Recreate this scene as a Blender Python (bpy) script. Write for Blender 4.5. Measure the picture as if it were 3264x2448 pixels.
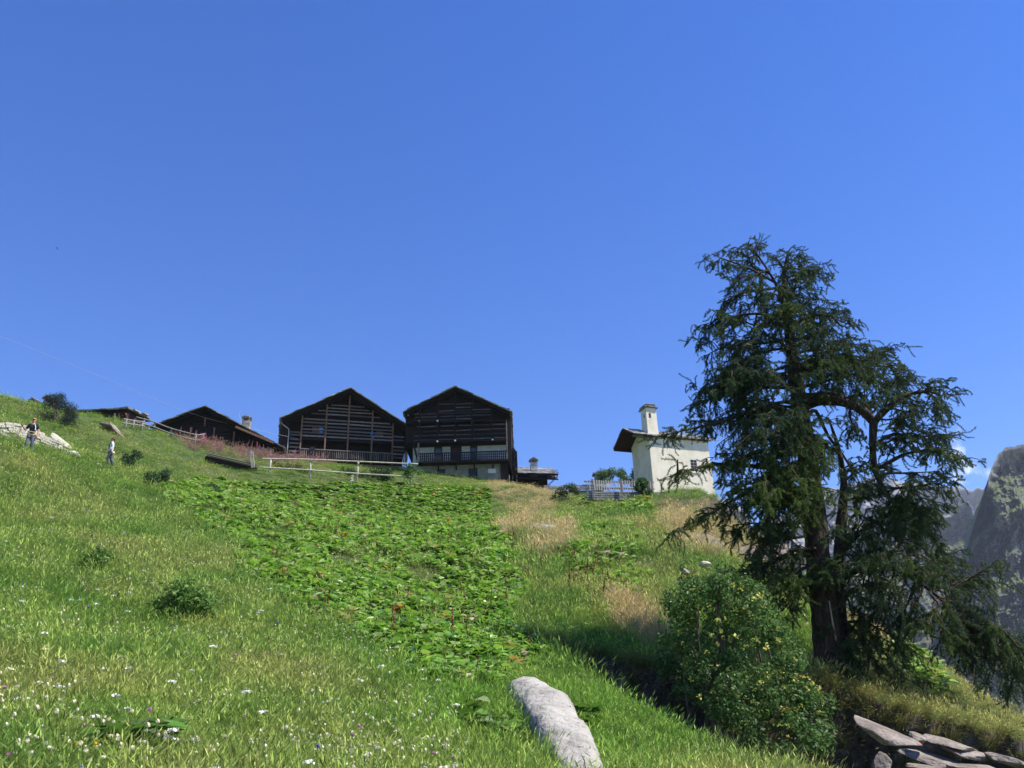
import bpy, math, random
import numpy as np
from mathutils import Vector, Matrix
R = math.radians
rng = np.random.default_rng(7)
random.seed(7)
for o in list(bpy.data.objects): bpy.data.objects.remove(o)
scene = bpy.context.scene
COL = scene.collection

# ------------------------------------------------------------------ camera, sky, sun, exposure
PITCH, ROLL, FPX, EYE = R(23.0), R(1.67), 2734.0, 1.6
f_ = np.array([0, math.cos(PITCH), math.sin(PITCH)])
u0 = np.array([0, -math.sin(PITCH), math.cos(PITCH)])
X_ = np.array([1.0, 0, 0])
r_ = math.cos(ROLL)*X_ - math.sin(ROLL)*u0
u_ = math.sin(ROLL)*X_ + math.cos(ROLL)*u0
cam_d = bpy.data.cameras.new('camera'); cam = bpy.data.objects.new('camera', cam_d); COL.objects.link(cam)
cam_d.sensor_width = 36; cam_d.lens = 36*FPX/3264; cam_d.clip_start = 0.1; cam_d.clip_end = 20000
cam.matrix_world = Matrix(((r_[0], u_[0], -f_[0], 0), (r_[1], u_[1], -f_[1], 0), (r_[2], u_[2], -f_[2], EYE), (0, 0, 0, 1)))
scene.camera = cam

SUN_EL, SUN_AZ = R(56), R(81)          # azimuth measured from -Y towards +X
to_sun = Vector((math.sin(SUN_AZ)*math.cos(SUN_EL), -math.cos(SUN_AZ)*math.cos(SUN_EL), math.sin(SUN_EL)))
world = bpy.data.worlds.new('World'); scene.world = world; world.use_nodes = True
wt = world.node_tree; wt.nodes.clear()
wo = wt.nodes.new('ShaderNodeOutputWorld'); bg = wt.nodes.new('ShaderNodeBackground')
sky = wt.nodes.new('ShaderNodeTexSky'); sky.sky_type = 'NISHITA'; sky.sun_disc = False
sky.sun_elevation = SUN_EL
sky.sun_rotation = math.atan2(to_sun.x, to_sun.y)
sky.altitude = 1800; sky.air_density = 1.25; sky.dust_density = 0.25; sky.ozone_density = 5.0
bg.inputs['Strength'].default_value = 0.108
hsv = wt.nodes.new('ShaderNodeHueSaturation'); hsv.inputs['Hue'].default_value = .517; hsv.inputs['Saturation'].default_value = 1.33; hsv.inputs['Value'].default_value = 1.05
wt.links.new(sky.outputs[0], hsv.inputs['Color'])
# thin cloud wisps low above the valley on the right, part of the sky by direction
wtc = wt.nodes.new('ShaderNodeTexCoord'); wn1 = wt.nodes.new('ShaderNodeTexNoise'); wn1.inputs['Scale'].default_value = 38; wn1.inputs['Detail'].default_value = 7; wn1.inputs['Roughness'].default_value = .6
wt.links.new(wtc.outputs['Generated'], wn1.inputs['Vector'])
wr1 = wt.nodes.new('ShaderNodeMapRange'); wr1.inputs[1].default_value = .5; wr1.inputs[2].default_value = .72; wt.links.new(wn1.outputs['Fac'], wr1.inputs[0])
def wdir(px, py):
    d = r_*(px-1632)/FPX + u_*(1224-py)/FPX + f_; return d/np.linalg.norm(d)
wsum = None
for (wpx, wpy, wra) in ((3095, 1385, .9), (3055, 1432, 1.1), (3085, 1520, 1.0), (3150, 1535, .9)):
    vm = wt.nodes.new('ShaderNodeVectorMath'); vm.operation = 'DOT_PRODUCT'; vm.inputs[1].default_value = wdir(wpx, wpy); wt.links.new(wtc.outputs['Generated'], vm.inputs[0])
    mr_ = wt.nodes.new('ShaderNodeMapRange'); mr_.interpolation_type = 'SMOOTHSTEP'; mr_.inputs[1].default_value = math.cos(R(wra)); mr_.inputs[2].default_value = 1.0; wt.links.new(vm.outputs['Value'], mr_.inputs[0])
    if wsum is None: wsum = mr_.outputs[0]
    else:
        ma = wt.nodes.new('ShaderNodeMath'); ma.operation = 'MAXIMUM'; wt.links.new(wsum, ma.inputs[0]); wt.links.new(mr_.outputs[0], ma.inputs[1]); wsum = ma.outputs[0]
mm_ = wt.nodes.new('ShaderNodeMath'); mm_.operation = 'MULTIPLY'; wt.links.new(wsum, mm_.inputs[0]); wt.links.new(wr1.outputs[0], mm_.inputs[1])
wmx = wt.nodes.new('ShaderNodeMix'); wmx.data_type = 'RGBA'; wt.links.new(mm_.outputs[0], wmx.inputs[0]); wt.links.new(hsv.outputs[0], wmx.inputs[6]); wmx.inputs[7].default_value = (7.5, 7.8, 8.5, 1)
wt.links.new(wmx.outputs[2], bg.inputs[0]); wt.links.new(bg.outputs[0], wo.inputs[0])
sun_d = bpy.data.lights.new('sun', 'SUN'); sun = bpy.data.objects.new('sun', sun_d); COL.objects.link(sun)
sun_d.energy = 5.0; sun_d.angle = R(0.53); sun_d.color = (1, 0.95, 0.87)
sun.rotation_euler = to_sun.to_track_quat('Z', 'Y').to_euler()
sun.location = to_sun*200
scene.view_settings.view_transform = 'Standard'; scene.view_settings.look = 'None'
scene.view_settings.exposure = 0.85; scene.view_settings.gamma = 1
scene.cycles.max_bounces = 6; scene.cycles.diffuse_bounces = 3; scene.cycles.transmission_bounces = 4
scene.cycles.transparent_max_bounces = 6; scene.cycles.volume_bounces = 0
scene.cycles.use_denoising = True

# ------------------------------------------------------------------ helpers
def ray(px, py):
    d = r_*(px-1632)/FPX + u_*(1224-py)/FPX + f_
    return d
def P(px, py, y):
    d = ray(px, py)
    return np.array([0, 0, EYE]) + d*(y/d[1])
def project(p):
    q = np.atleast_2d(p) - np.array([0, 0, EYE])
    zc = q@f_
    zc = np.where(zc < 0.05, 0.05, zc)
    return 1632 + FPX*(q@r_)/zc, 1224 - FPX*(q@u_)/zc
def smooth(a, b, x):
    t = np.clip((x-a)/(b-a), 0, 1); return t*t*(3-2*t)
def vnoise(x, y, seed=0):
    xi = np.floor(x).astype(np.int64); yi = np.floor(y).astype(np.int64)
    xf = x-xi; yf = y-yi
    def h(a, b):
        n = (a*374761393 + b*668265263 + seed*1442695041) & 0xffffffff
        n = ((n ^ (n >> 13))*1274126177) & 0xffffffff
        return ((n ^ (n >> 16)) & 0xffff)/65535.0
    ux = xf*xf*(3-2*xf); uy = yf*yf*(3-2*yf)
    return (h(xi, yi)*(1-ux)+h(xi+1, yi)*ux)*(1-uy) + (h(xi, yi+1)*(1-ux)+h(xi+1, yi+1)*ux)*uy
def fbm(x, y, o=4, seed=0):
    s = 0; a = 0.5; 
    for k in range(o):
        s = s + a*vnoise(x*2**k+k*17.3, y*2**k-k*9.1, seed+k); a *= 0.5
    return s/(1-0.5**o)
def inpoly(poly, x, y):
    x = np.asarray(x, float); y = np.asarray(y, float); ins = np.zeros(x.shape, bool); n = len(poly)
    for i in range(n):
        x1, y1 = poly[i]; x2, y2 = poly[(i+1) % n]
        if y1 == y2: continue
        c = ((y1 > y) != (y2 > y)) & (x < (x2-x1)*(y-y1)/(y2-y1)+x1)
        ins ^= c
    return ins
def dpoly(pl, x, y):
    d = np.full(np.shape(x), 1e9)
    for (ax, ay), (bx, by) in zip(pl[:-1], pl[1:]):
        vx, vy = bx-ax, by-ay
        t = np.clip(((x-ax)*vx+(y-ay)*vy)/(vx*vx+vy*vy), 0, 1)
        d = np.minimum(d, np.hypot(x-ax-t*vx, y-ay-t*vy))
    return d
def tag(o, label=None, cat=None, group=None, kind=None):
    if label: o['label'] = label
    if cat: o['category'] = cat
    if group: o['group'] = group
    if kind: o['kind'] = kind
    return o
def mesh_np(name, V, F3=None, F4=None, mat=None, parent=None, smooth_=False, attrs=None):
    me = bpy.data.meshes.new(name)
    V = np.asarray(V, np.float32)
    me.vertices.add(len(V)); me.vertices.foreach_set('co', V.ravel())
    F3 = np.zeros((0, 3), int) if F3 is None else np.asarray(F3); F4 = np.zeros((0, 4), int) if F4 is None else np.asarray(F4)
    nl = F3.size+F4.size
    me.loops.add(nl); me.loops.foreach_set('vertex_index', np.concatenate([F3.ravel(), F4.ravel()]).astype(np.int32))
    st = np.concatenate([np.arange(len(F3))*3, len(F3)*3+np.arange(len(F4))*4]).astype(np.int32)
    me.polygons.add(len(st)); me.polygons.foreach_set('loop_start', st)
    if smooth_: me.polygons.foreach_set('use_smooth', np.ones(len(st), bool))
    if attrs:
        for k, a in attrs.items():
            at = me.attributes.new(k, 'FLOAT_COLOR', 'POINT'); at.data.foreach_set('color', np.asarray(a, np.float32).ravel())
    me.update(calc_edges=True)
    o = bpy.data.objects.new(name, me); COL.objects.link(o)
    if mat: me.materials.append(mat)
    if parent is not None: o.parent = parent
    return o
class MB:
    def __init__(s): s.v = []; s.f = []
    def add(s, V, F):
        n = len(s.v); s.v += [tuple(map(float, p)) for p in V]; s.f += [tuple(i+n for i in f) for f in F]; return s
    def boxc(s, c, ex, ey, ez):
        c, ex, ey, ez = map(np.array, (c, ex, ey, ez))
        V = [c+sx*ex+sy*ey+sz*ez for sz in (-1, 1) for sy in (-1, 1) for sx in (-1, 1)]
        return s.add(V, [(0, 2, 3, 1), (4, 5, 7, 6), (0, 1, 5, 4), (2, 6, 7, 3), (0, 4, 6, 2), (1, 3, 7, 5)])
    def box(s, x0, x1, y0, y1, z0, z1):
        return s.boxc(((x0+x1)/2, (y0+y1)/2, (z0+z1)/2), ((x1-x0)/2, 0, 0), (0, (y1-y0)/2, 0), (0, 0, (z1-z0)/2))
    def beam(s, a, b, w, h, up=(0, 0, 1)):
        a = np.array(a, float); b = np.array(b, float); d = b-a; L = np.linalg.norm(d); d /= L
        up = np.array(up, float); sd = np.cross(d, up)
        if np.linalg.norm(sd) < 1e-3: sd = np.cross(d, (0, 1, 0))
        sd /= np.linalg.norm(sd); up = np.cross(sd, d)
        return s.boxc((a+b)/2, d*L/2, sd*w/2, up*h/2)
    def tube(s, pts, rad, n=8, cap=True, jit=0):
        pts = np.asarray(pts, float); m = len(pts)
        rad = np.full(m, rad) if np.isscalar(rad) else np.asarray(rad)
        T = np.gradient(pts, axis=0); T /= np.linalg.norm(T, axis=1)[:, None]+1e-9
        a = np.array([0.31, 0.2, 0.93]); 
        if abs(T[0]@a) > .9: a = np.array([1, 0, 0.])
        V = []; 
        for i in range(m):
            e = np.cross(T[i], a); e /= np.linalg.norm(e); g = np.cross(T[i], e); a = np.cross(e, T[i])
            for k in range(n):
                t = 2*math.pi*k/n; rr = rad[i]*(1+jit*(random.random()-.5))
                V.append(pts[i]+rr*(math.cos(t)*e+math.sin(t)*g))
        F = [(i*n+k, i*n+(k+1) % n, (i+1)*n+(k+1) % n, (i+1)*n+k) for i in range(m-1) for k in range(n)]
        if cap: F += [tuple(range(n-1, -1, -1)), tuple((m-1)*n+k for k in range(n))]
        return s.add(V, F)
    def prism(s, poly, y0, y1):               # polygon in x-z, extruded along y
        n = len(poly); V = [(p[0], y0, p[1]) for p in poly]+[(p[0], y1, p[1]) for p in poly]
        F = [tuple(range(n)), tuple(range(2*n-1, n-1, -1))]+[(i, i+n, (i+1) % n+n, (i+1) % n) for i in range(n)]
        return s.add(V, F)
    def build(s, name, mat, parent=None, smooth_=False):
        me = bpy.data.meshes.new(name); me.from_pydata(s.v, [], s.f); me.update()
        if smooth_: me.polygons.foreach_set('use_smooth', np.ones(len(s.f), bool))
        o = bpy.data.objects.new(name, me); COL.objects.link(o); me.materials.append(mat)
        if parent is not None: o.parent = parent
        return o
def empty(name, loc=(0, 0, 0), rz=0):
    o = bpy.data.objects.new(name, None); COL.objects.link(o); o.location = tuple(map(float, loc)); o.rotation_euler = (0, 0, rz); o.empty_display_size = .3
    return o
def crv(pts, n=24):                            # Catmull-Rom
    p = np.asarray(pts, float); p = np.vstack([2*p[0]-p[1], p, 2*p[-1]-p[-2]]); out = []
    m = len(p)-3; per = max(2, n//m)
    for i in range(m):
        for t in np.linspace(0, 1, per, endpoint=False):
            a, b, c, d = p[i:i+4]
            out.append(.5*((2*b)+(-a+c)*t+(2*a-5*b+4*c-d)*t*t+(-a+3*b-3*c+d)*t**3))
    out.append(p[-2]); return np.array(out)

# ------------------------------------------------------------------ materials
def mat(name, cols, scale=5, rough=.85, bump=.3, stretch=(1, 1, 1), detail=6, spec=.3, bscale=None, coord='Object', trans=0, rnd=0):
    m = bpy.data.materials.new(name); m.use_nodes = True; t = m.node_tree; N = t.nodes; L = t.links
    b = N['Principled BSDF']; out = N['Material Output']
    b.inputs['Roughness'].default_value = rough; b.inputs['Specular IOR Level'].default_value = spec
    tc = N.new('ShaderNodeTexCoord'); mp = N.new('ShaderNodeMapping'); mp.inputs['Scale'].default_value = stretch
    L.new(tc.outputs[coord], mp.inputs[0])
    nz = N.new('ShaderNodeTexNoise'); nz.inputs['Scale'].default_value = scale; nz.inputs['Detail'].default_value = detail; nz.inputs['Roughness'].default_value = .65
    L.new(mp.outputs[0], nz.inputs['Vector'])
    cr = N.new('ShaderNodeValToRGB'); e = cr.color_ramp.elements
    k = len(cols)
    for i, c in enumerate(cols):
        pos = .3+.4*i/max(1, k-1)
        if i < 2: e[i].position = pos; el = e[i]
        else: el = e.new(pos)
        el.color = (*c, 1)
    L.new(nz.outputs['Fac'], cr.inputs[0])
    src = cr.outputs[0]
    if rnd:
        oi = N.new('ShaderNodeNewGeometry'); hs = N.new('ShaderNodeHueSaturation'); mr = N.new('ShaderNodeMapRange')
        mr.inputs[3].default_value = 1-rnd; mr.inputs[4].default_value = 1+rnd
        L.new(oi.outputs['Random Per Island'], mr.inputs[0]); L.new(mr.outputs[0], hs.inputs['Value']); L.new(src, hs.inputs['Color']); src = hs.outputs[0]
    L.new(src, b.inputs['Base Color'])
    if bump:
        n2 = N.new('ShaderNodeTexNoise'); n2.inputs['Scale'].default_value = bscale or scale*3; n2.inputs['Detail'].default_value = 8
        L.new(mp.outputs[0], n2.inputs['Vector'])
        bp = N.new('ShaderNodeBump'); bp.inputs['Strength'].default_value = bump; bp.inputs['Distance'].default_value = .05
        L.new(n2.outputs['Fac'], bp.inputs['Height']); L.new(bp.outputs[0], b.inputs['Normal'])
    if trans:
        tr = N.new('ShaderNodeBsdfTranslucent'); mx = N.new('ShaderNodeMixShader'); mx.inputs[0].default_value = trans
        L.new(src, tr.inputs[0]); L.new(b.outputs[0], mx.inputs[1]); L.new(tr.outputs[0], mx.inputs[2]); L.new(mx.outputs[0], out.inputs[0])
    return m
def mat_tint(name, rough=.5, spec=.3, trans=.3, atype='INSTANCER', dirv=.38):
    m = bpy.data.materials.new(name); m.use_nodes = True; t = m.node_tree; N = t.nodes; L = t.links
    b = N['Principled BSDF']; out = N['Material Output']; b.inputs['Roughness'].default_value = rough; b.inputs['Specular IOR Level'].default_value = spec
    at = N.new('ShaderNodeAttribute'); at.attribute_type = atype; at.attribute_name = 'tint'
    vc = N.new('ShaderNodeAttribute'); vc.attribute_type = 'GEOMETRY'; vc.attribute_name = 'vcol'
    g = N.new('ShaderNodeNewGeometry'); mr = N.new('ShaderNodeMapRange'); mr.inputs[3].default_value = 1-dirv; mr.inputs[4].default_value = 1+dirv
    L.new(g.outputs['Random Per Island'], mr.inputs[0])
    mu = N.new('ShaderNodeMix'); mu.data_type = 'RGBA'; mu.blend_type = 'MULTIPLY'; mu.inputs[0].default_value = 1
    L.new(at.outputs['Color'], mu.inputs[6]); L.new(vc.outputs['Color'], mu.inputs[7])
    hs = N.new('ShaderNodeHueSaturation'); L.new(mu.outputs[2], hs.inputs['Color']); L.new(mr.outputs[0], hs.inputs['Value'])
    L.new(hs.outputs[0], b.inputs['Base Color'])
    tr = N.new('ShaderNodeBsdfTranslucent'); mx = N.new('ShaderNodeMixShader'); mx.inputs[0].default_value = trans
    L.new(hs.outputs[0], tr.inputs[0]); L.new(b.outputs[0], mx.inputs[1]); L.new(tr.outputs[0], mx.inputs[2]); L.new(mx.outputs[0], out.inputs[0])
    return m
M = {}
M['ground_flat'] = mat('meadow_soil', [(.035, .04, .012), (.06, .085, .022), (.10, .10, .035)], 1.2, .95, .6, bscale=9)
M['dark_wood'] = mat('dark_wood', [(.006, .0045, .004), (.014, .010, .008), (.024, .017, .0135)], 4, .85, .3, (1, 1, 9), rnd=.35)
M['dark_wood_v'] = mat('dark_wood_vertical', [(.006, .005, .0045), (.015, .011, .009), (.025, .018, .0145)], 4, .85, .3, (9, 9, 1), rnd=.35)
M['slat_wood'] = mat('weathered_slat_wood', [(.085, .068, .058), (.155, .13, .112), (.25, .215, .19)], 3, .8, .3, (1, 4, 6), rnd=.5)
M['post_wood'] = mat('brown_post_wood', [(.09, .05, .03), (.20, .11, .065), (.29, .17, .105)], 3, .8, .3, (5, 5, 1), rnd=.3)
M['grey_wood'] = mat('silver_grey_wood', [(.11, .10, .09), (.20, .185, .17), (.31, .29, .27)], 4, .8, .4, (4, 4, 4), rnd=.25)
M['pale_wood'] = mat('pale_fence_wood', [(.26, .23, .18), (.42, .38, .31), (.58, .54, .46)], 5, .8, .4, rnd=.2)
M['red_wood'] = mat('red_brown_wood', [(.018, .009, .009), (.042, .018, .016), (.07, .03, .026)], 4, .85, .3, (8, 8, 1), rnd=.2)
M['slate'] = mat('stone_roof_slab', [(.10, .10, .095), (.22, .215, .20), (.36, .35, .32)], 2.5, .85, .5, rnd=.4)
M['plaster'] = mat('cream_plaster', [(.62, .54, .40), (.79, .71, .545), (.86, .79, .65)], 1.1, .95, .35, bscale=14)
M['plaster_grey'] = mat('grey_plaster', [(.13, .145, .12), (.20, .215, .18), (.27, .285, .24)], 2.2, .95, .3)
M['plaster_white'] = mat('whitewashed_plaster', [(.29, .315, .305), (.40, .425, .415), (.50, .525, .515)], 2.0, .95, .3)
M['dark'] = mat('dark_opening', [(.006, .007, .008), (.012, .013, .015), (.02, .02, .022)], 3, .4, 0)
M['glass'] = mat('window_glass', [(.02, .025, .03), (.04, .045, .05), (.06, .065, .07)], 2, .08, 0, spec=.6)
M['rubble'] = mat('rubble_stone', [(.16, .145, .12), (.34, .31, .26), (.52, .48, .41)], 3, .9, .6, rnd=.3)
M['metal'] = mat('galvanised_metal', [(.25, .26, .27), (.36, .37, .38), (.45, .46, .47)], 6, .45, .05, spec=.5)
M['sign'] = mat('white_sign_board', [(.45, .47, .45), (.55, .57, .55), (.62, .63, .60)], 3, .6, 0)
M['blue'] = mat('blue_paint', [(.05, .14, .32), (.08, .20, .42), (.12, .26, .5)], 4, .6, 0)
M['white_cloth'] = mat('white_cloth', [(.62, .63, .65), (.74, .75, .77), (.82, .83, .84)], 8, .9, .2)
M['blue_cloth'] = mat('blue_cloth', [(.02, .06, .3), (.04, .10, .42), (.06, .14, .5)], 6, .9, .1)
M['black_cloth'] = mat('black_cloth', [(.010, .012, .018), (.02, .023, .03), (.03, .033, .04)], 8, .9, .2)
M['grey_cloth'] = mat('grey_cloth', [(.07, .08, .10), (.11, .125, .15), (.16, .175, .20)], 7, .9, .2)
M['navy_cloth'] = mat('dark_blue_cloth', [(.03, .04, .07), (.055, .07, .11), (.09, .11, .16)], 7, .9, .2)
M['skin'] = mat('sunlit_skin', [(.42, .22, .15), (.50, .27, .19), (.56, .32, .23)], 9, .55, 0)  # plain skin tone of both hikers
M['hair'] = mat('brown_hair', [(.04, .02, .012), (.08, .042, .025), (.12, .065, .04)], 20, .6, .3)
M['cap'] = mat('pink_red_cap_cloth', [(.38, .14, .12), (.48, .2, .17), (.55, .26, .22)], 9, .8, 0)
M['cream_cloth'] = mat('cream_cloth', [(.5, .45, .3), (.6, .54, .38), (.66, .6, .44)], 8, .9, 0)
M['lime_cloth'] = mat('lime_strap', [(.3, .38, .1), (.4, .48, .16), (.5, .55, .24)], 8, .8, 0)
M['shoe'] = mat('brown_boot', [(.05, .03, .02), (.09, .06, .04), (.13, .09, .06)], 9, .7, .1)
M['bark'] = mat('larch_bark', [(.022, .015, .012), (.06, .040, .03), (.12, .085, .065)], 6, .95, 1.0, (3, 3, .7), bscale=9)
M['twigwood'] = mat('grey_twig_bark', [(.06, .045, .035), (.12, .095, .075), (.2, .165, .14)], 6, .9, .4)

def mat_ground():
    m = mat('hillside', [(.035, .045, .012), (.06, .085, .022), (.10, .10, .035)], 1.2, .95, .6, bscale=9); t = m.node_tree; N = t.nodes; L = t.links; b = N['Principled BSDF']
    src = b.inputs['Base Color'].links[0].from_socket; tc = N['Texture Coordinate']
    n = N.new('ShaderNodeTexNoise'); n.inputs['Scale'].default_value = 5; n.inputs['Detail'].default_value = 10; n.inputs['Roughness'].default_value = .7; L.new(tc.outputs['Object'], n.inputs['Vector'])
    c = N.new('ShaderNodeValToRGB'); e = c.color_ramp.elements; e[0].position = .35; e[0].color = (.022, .017, .012, 1); e[1].position = .52; e[1].color = (.06, .046, .034, 1); q = e.new(.66); q.color = (.12, .105, .088, 1); L.new(n.outputs['Fac'], c.inputs[0])
    g = N.new('ShaderNodeNewGeometry'); s = N.new('ShaderNodeSeparateXYZ'); L.new(g.outputs['True Normal'], s.inputs[0]); r = N.new('ShaderNodeMapRange'); r.inputs[1].default_value = .80; r.inputs[2].default_value = .68; L.new(s.outputs[2], r.inputs[0])
    mx = N.new('ShaderNodeMix'); mx.data_type = 'RGBA'; L.new(r.outputs[0], mx.inputs[0]); L.new(src, mx.inputs[6]); L.new(c.outputs[0], mx.inputs[7]); L.new(mx.outputs[2], b.inputs['Base Color']); return m
M['ground'] = mat_ground()
# ------------------------------------------------------------------ terrain (one sheet)
CP = [(-300,2448,5.2),(0,2448,5.8),(400,2448,6.4),(800,2448,7.3),(1200,2448,8.3),(1600,2448,9.6),(1850,2448,10.3),(2300,2448,11.5),
 (0,2200,8.6),(400,2200,9.4),(800,2200,10.8),(1200,2200,12.3),(1600,2200,14),(1900,2240,13.8),
 (0,1900,15),(400,1900,16.5),(800,1900,19),(1200,1900,22),(1600,1900,24),(1730,2045,18.6),(1950,2105,17.4),(2000,1900,22),
 (0,1700,22),(400,1700,26),(800,1700,33),(1200,1700,38),(1600,1700,39),(2100,1700,38),(2100,1800,27.5),(2100,1748,32.5),(2260,1770,34),(2260,1850,28),(2400,1850,34),(1950,1640,50),(2100,1645,50),(2240,1660,51),(2150,1660,44),(1950,1680,42),(1800,1640,54),
 (0,1570,28.5),(400,1560,36),(800,1580,55),(1200,1585,61),(1600,1580,63),(1900,1604,60),(2100,1607,59),(2240,1612,60),
 (85,1452,38),(345,1495,42),(0,1375,44),(240,1455,41.5),(0,1305,52),(100,1306,55),(240,1322,60),(330,1335,62),(420,1360,64),(520,1388,66),(640,1410,68),
 (700,1478,64),(900,1525,63),(1150,1538,66),(1400,1549,70),(1600,1555,66),(1750,1580,64),(1100,1492,80),(700,1450,78),(1450,1512,79),
 (2350,1650,54),(2450,1755,45),(2570,1895,32),(2700,1955,27.5),(2800,2020,24),(3000,2145,20.5),(3264,2330,17),(3600,2440,15),
 (2350,1800,36),(2450,1950,25),(2640,2150,17.5),(2850,2230,16),(3000,2255,16.6),(3264,2390,14),(2850,2448,12.6)]
B = [P(*c) for c in CP]
Z = lambda x, y: None
B += [np.array(p, float) for p in [(0,0,0),(-6,0,.7),(6,0,-.4),(0,-9,-2),(-15,0,3.2),(-15,-9,1.5),(13,-6,-3),(0,3,.72),(-4,3,1.0),(4,4,.55),(10,6,-.3),
 (18,8,-.5),(24,14,-2),(24,26,-3),(34,40,-9),(21,38,0),(17,52,5),(28,70,1),(40,15,-10),(60,60,-22),(40,100,-6),(70,110,-30),(70,-10,-22),
 (-40,10,15),(-42,40,25),(-66,60,36),(-40,72,28),(-60,112,30),(-20,100,28),(5,100,27.5),(-66,5,26),(-66,-10,20),(-22,20,9.5),(-30,30,17),(12,80,18),(22,66,7),(13,27,1.2),(16,36,.5),(12.5,22,.2),(18,45,2),(0,120,27),(-35,88,29)]]
B = np.array(B)
SC = 20.0
def _k(r2):
    r2 = np.maximum(r2, 1e-12); return r2*np.log(r2)*.5
_n = len(B); A = np.zeros((_n+3, _n+3)); bx = B[:, :2]/SC
A[:_n, :_n] = _k(((bx[:, None]-bx[None])**2).sum(-1)) + np.eye(_n)*2e-4
A[:_n, _n] = 1; A[:_n, _n+1:] = bx; A[_n, :_n] = 1; A[_n+1:, :_n] = bx.T
W = np.linalg.solve(A, np.concatenate([B[:, 2], [0, 0, 0]]))
def Hb(x, y):
    x = np.asarray(x, float); y = np.asarray(y, float); sh = x.shape
    x = x.ravel(); y = y.ravel(); cx = np.clip(x, -66, 70); cy = np.clip(y, -10, 118)
    out = np.zeros(len(x))
    for s in range(0, len(x), 20000):
        q = np.stack([cx[s:s+20000], cy[s:s+20000]], 1)/SC
        out[s:s+20000] = _k(((q[:, None]-bx[None])**2).sum(-1))@W[:_n] + W[_n] + q@W[_n+1:]
    d = np.hypot(x-cx, y-cy)
    out = out - .45*d*smooth(0, 20, d)
    return np.maximum(out, -260).reshape(sh)
def gp0(px, py, H=Hb, y0=4, y1=130, n=1200):
    ys = np.geomspace(y0, y1, n); d = ray(px, py); pts = np.array([0, 0, EYE]) + d*(ys/d[1])[:, None]
    below = pts[:, 2] <= H(pts[:, 0], pts[:, 1]); i = int(np.argmax(below))
    if not below[i]: i = n-1
    return pts[i]
nearR = [gp0(*q)[:2] for q in [(1728,2052),(1790,2120),(1900,2240),(2040,2310),(2150,2370),(2300,2447)]]
nearR += [np.array(p) for p in [(4.6,10.0),(8,8.6),(14,8),(24,9)]]
farR = [gp0(*q)[:2] for q in [(1728,2046),(1850,2085),(1950,2103),(2060,2128),(2250,2170),(2500,2180),(2700,2200),(2850,2250),(3000,2290),(3264,2380)]]
farR += [np.array(p) for p in [(14,13.2),(24,14)]]
GP = nearR + farR[::-1]
def carve(x, y):
    ins = inpoly(GP, x, y); dn = dpoly(nearR, x, y); df = dpoly(farR, x, y)
    # ragged rim
    dm = .6 + smooth(.4, 2.6, x)*.95 + smooth(3, 8, x)*.5 - smooth(5.5, 8.5, x)*.4
    u = dn/(dn+df+1e-6)
    jag = .16*(fbm(x*1.3, y*1.3, 3, 11)-.5)
    return np.where(ins, dm*smooth(0, .6, u)*smooth(-.02+jag*.5, .34+jag, df)*(1+.35*(fbm(x*2.2, y*2.2, 4, 12)-.5)), 0)
def bump(x, y):
    far = smooth(8, 40, np.hypot(x, y))
    return (fbm(x*.9, y*.9, 3, 3)-.5)*.22*(1+far) + (fbm(x*.22, y*.22, 3, 5)-.5)*(.7-.4*smooth(40, 60, y))*far
def H(x, y): return Hb(x, y) - carve(x, y) + bump(np.asarray(x, float), np.asarray(y, float))
def gp(px, py): return gp0(px, py, H)
def ground(x, y): return float(H(np.array([x]), np.array([y]))[0])
def gaxis(segs):
    out = [segs[0][0]]
    for a, b, s in segs:
        n = max(1, int(round((b-a)/s))); out += list(np.linspace(a, b, n+1)[1:])
    return np.array(out)
gx = np.concatenate([-np.geomspace(3500, 75, 16), gaxis([(-70,-14,.9),(-14,0,.22),(0,15,.12),(15,30,.5),(30,70,1.5)]), np.geomspace(75, 3500, 16)])
gy = np.concatenate([-np.geomspace(3500, 14, 14), gaxis([(-10,4,.7),(4,8,.22),(8,20,.12),(20,45,.3),(45,90,.55),(90,118,2)]), np.geomspace(124, 3500, 16)])
XX, YY = np.meshgrid(gx, gy); ZZ = H(XX, YY); nx_, ny_ = len(gx), len(gy)
ii = (np.arange(ny_-1)[:, None]*nx_ + np.arange(nx_-1)[None]).ravel()
mesh_np('ground', np.stack([XX.ravel(), YY.ravel(), ZZ.ravel()], 1), None, np.stack([ii, ii+1, ii+1+nx_, ii+nx_], 1), M['ground'], None, True)
tag(bpy.data.objects['ground'], 'steep grassy alpine hillside cut by a dark gully', None, None, 'structure')

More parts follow.
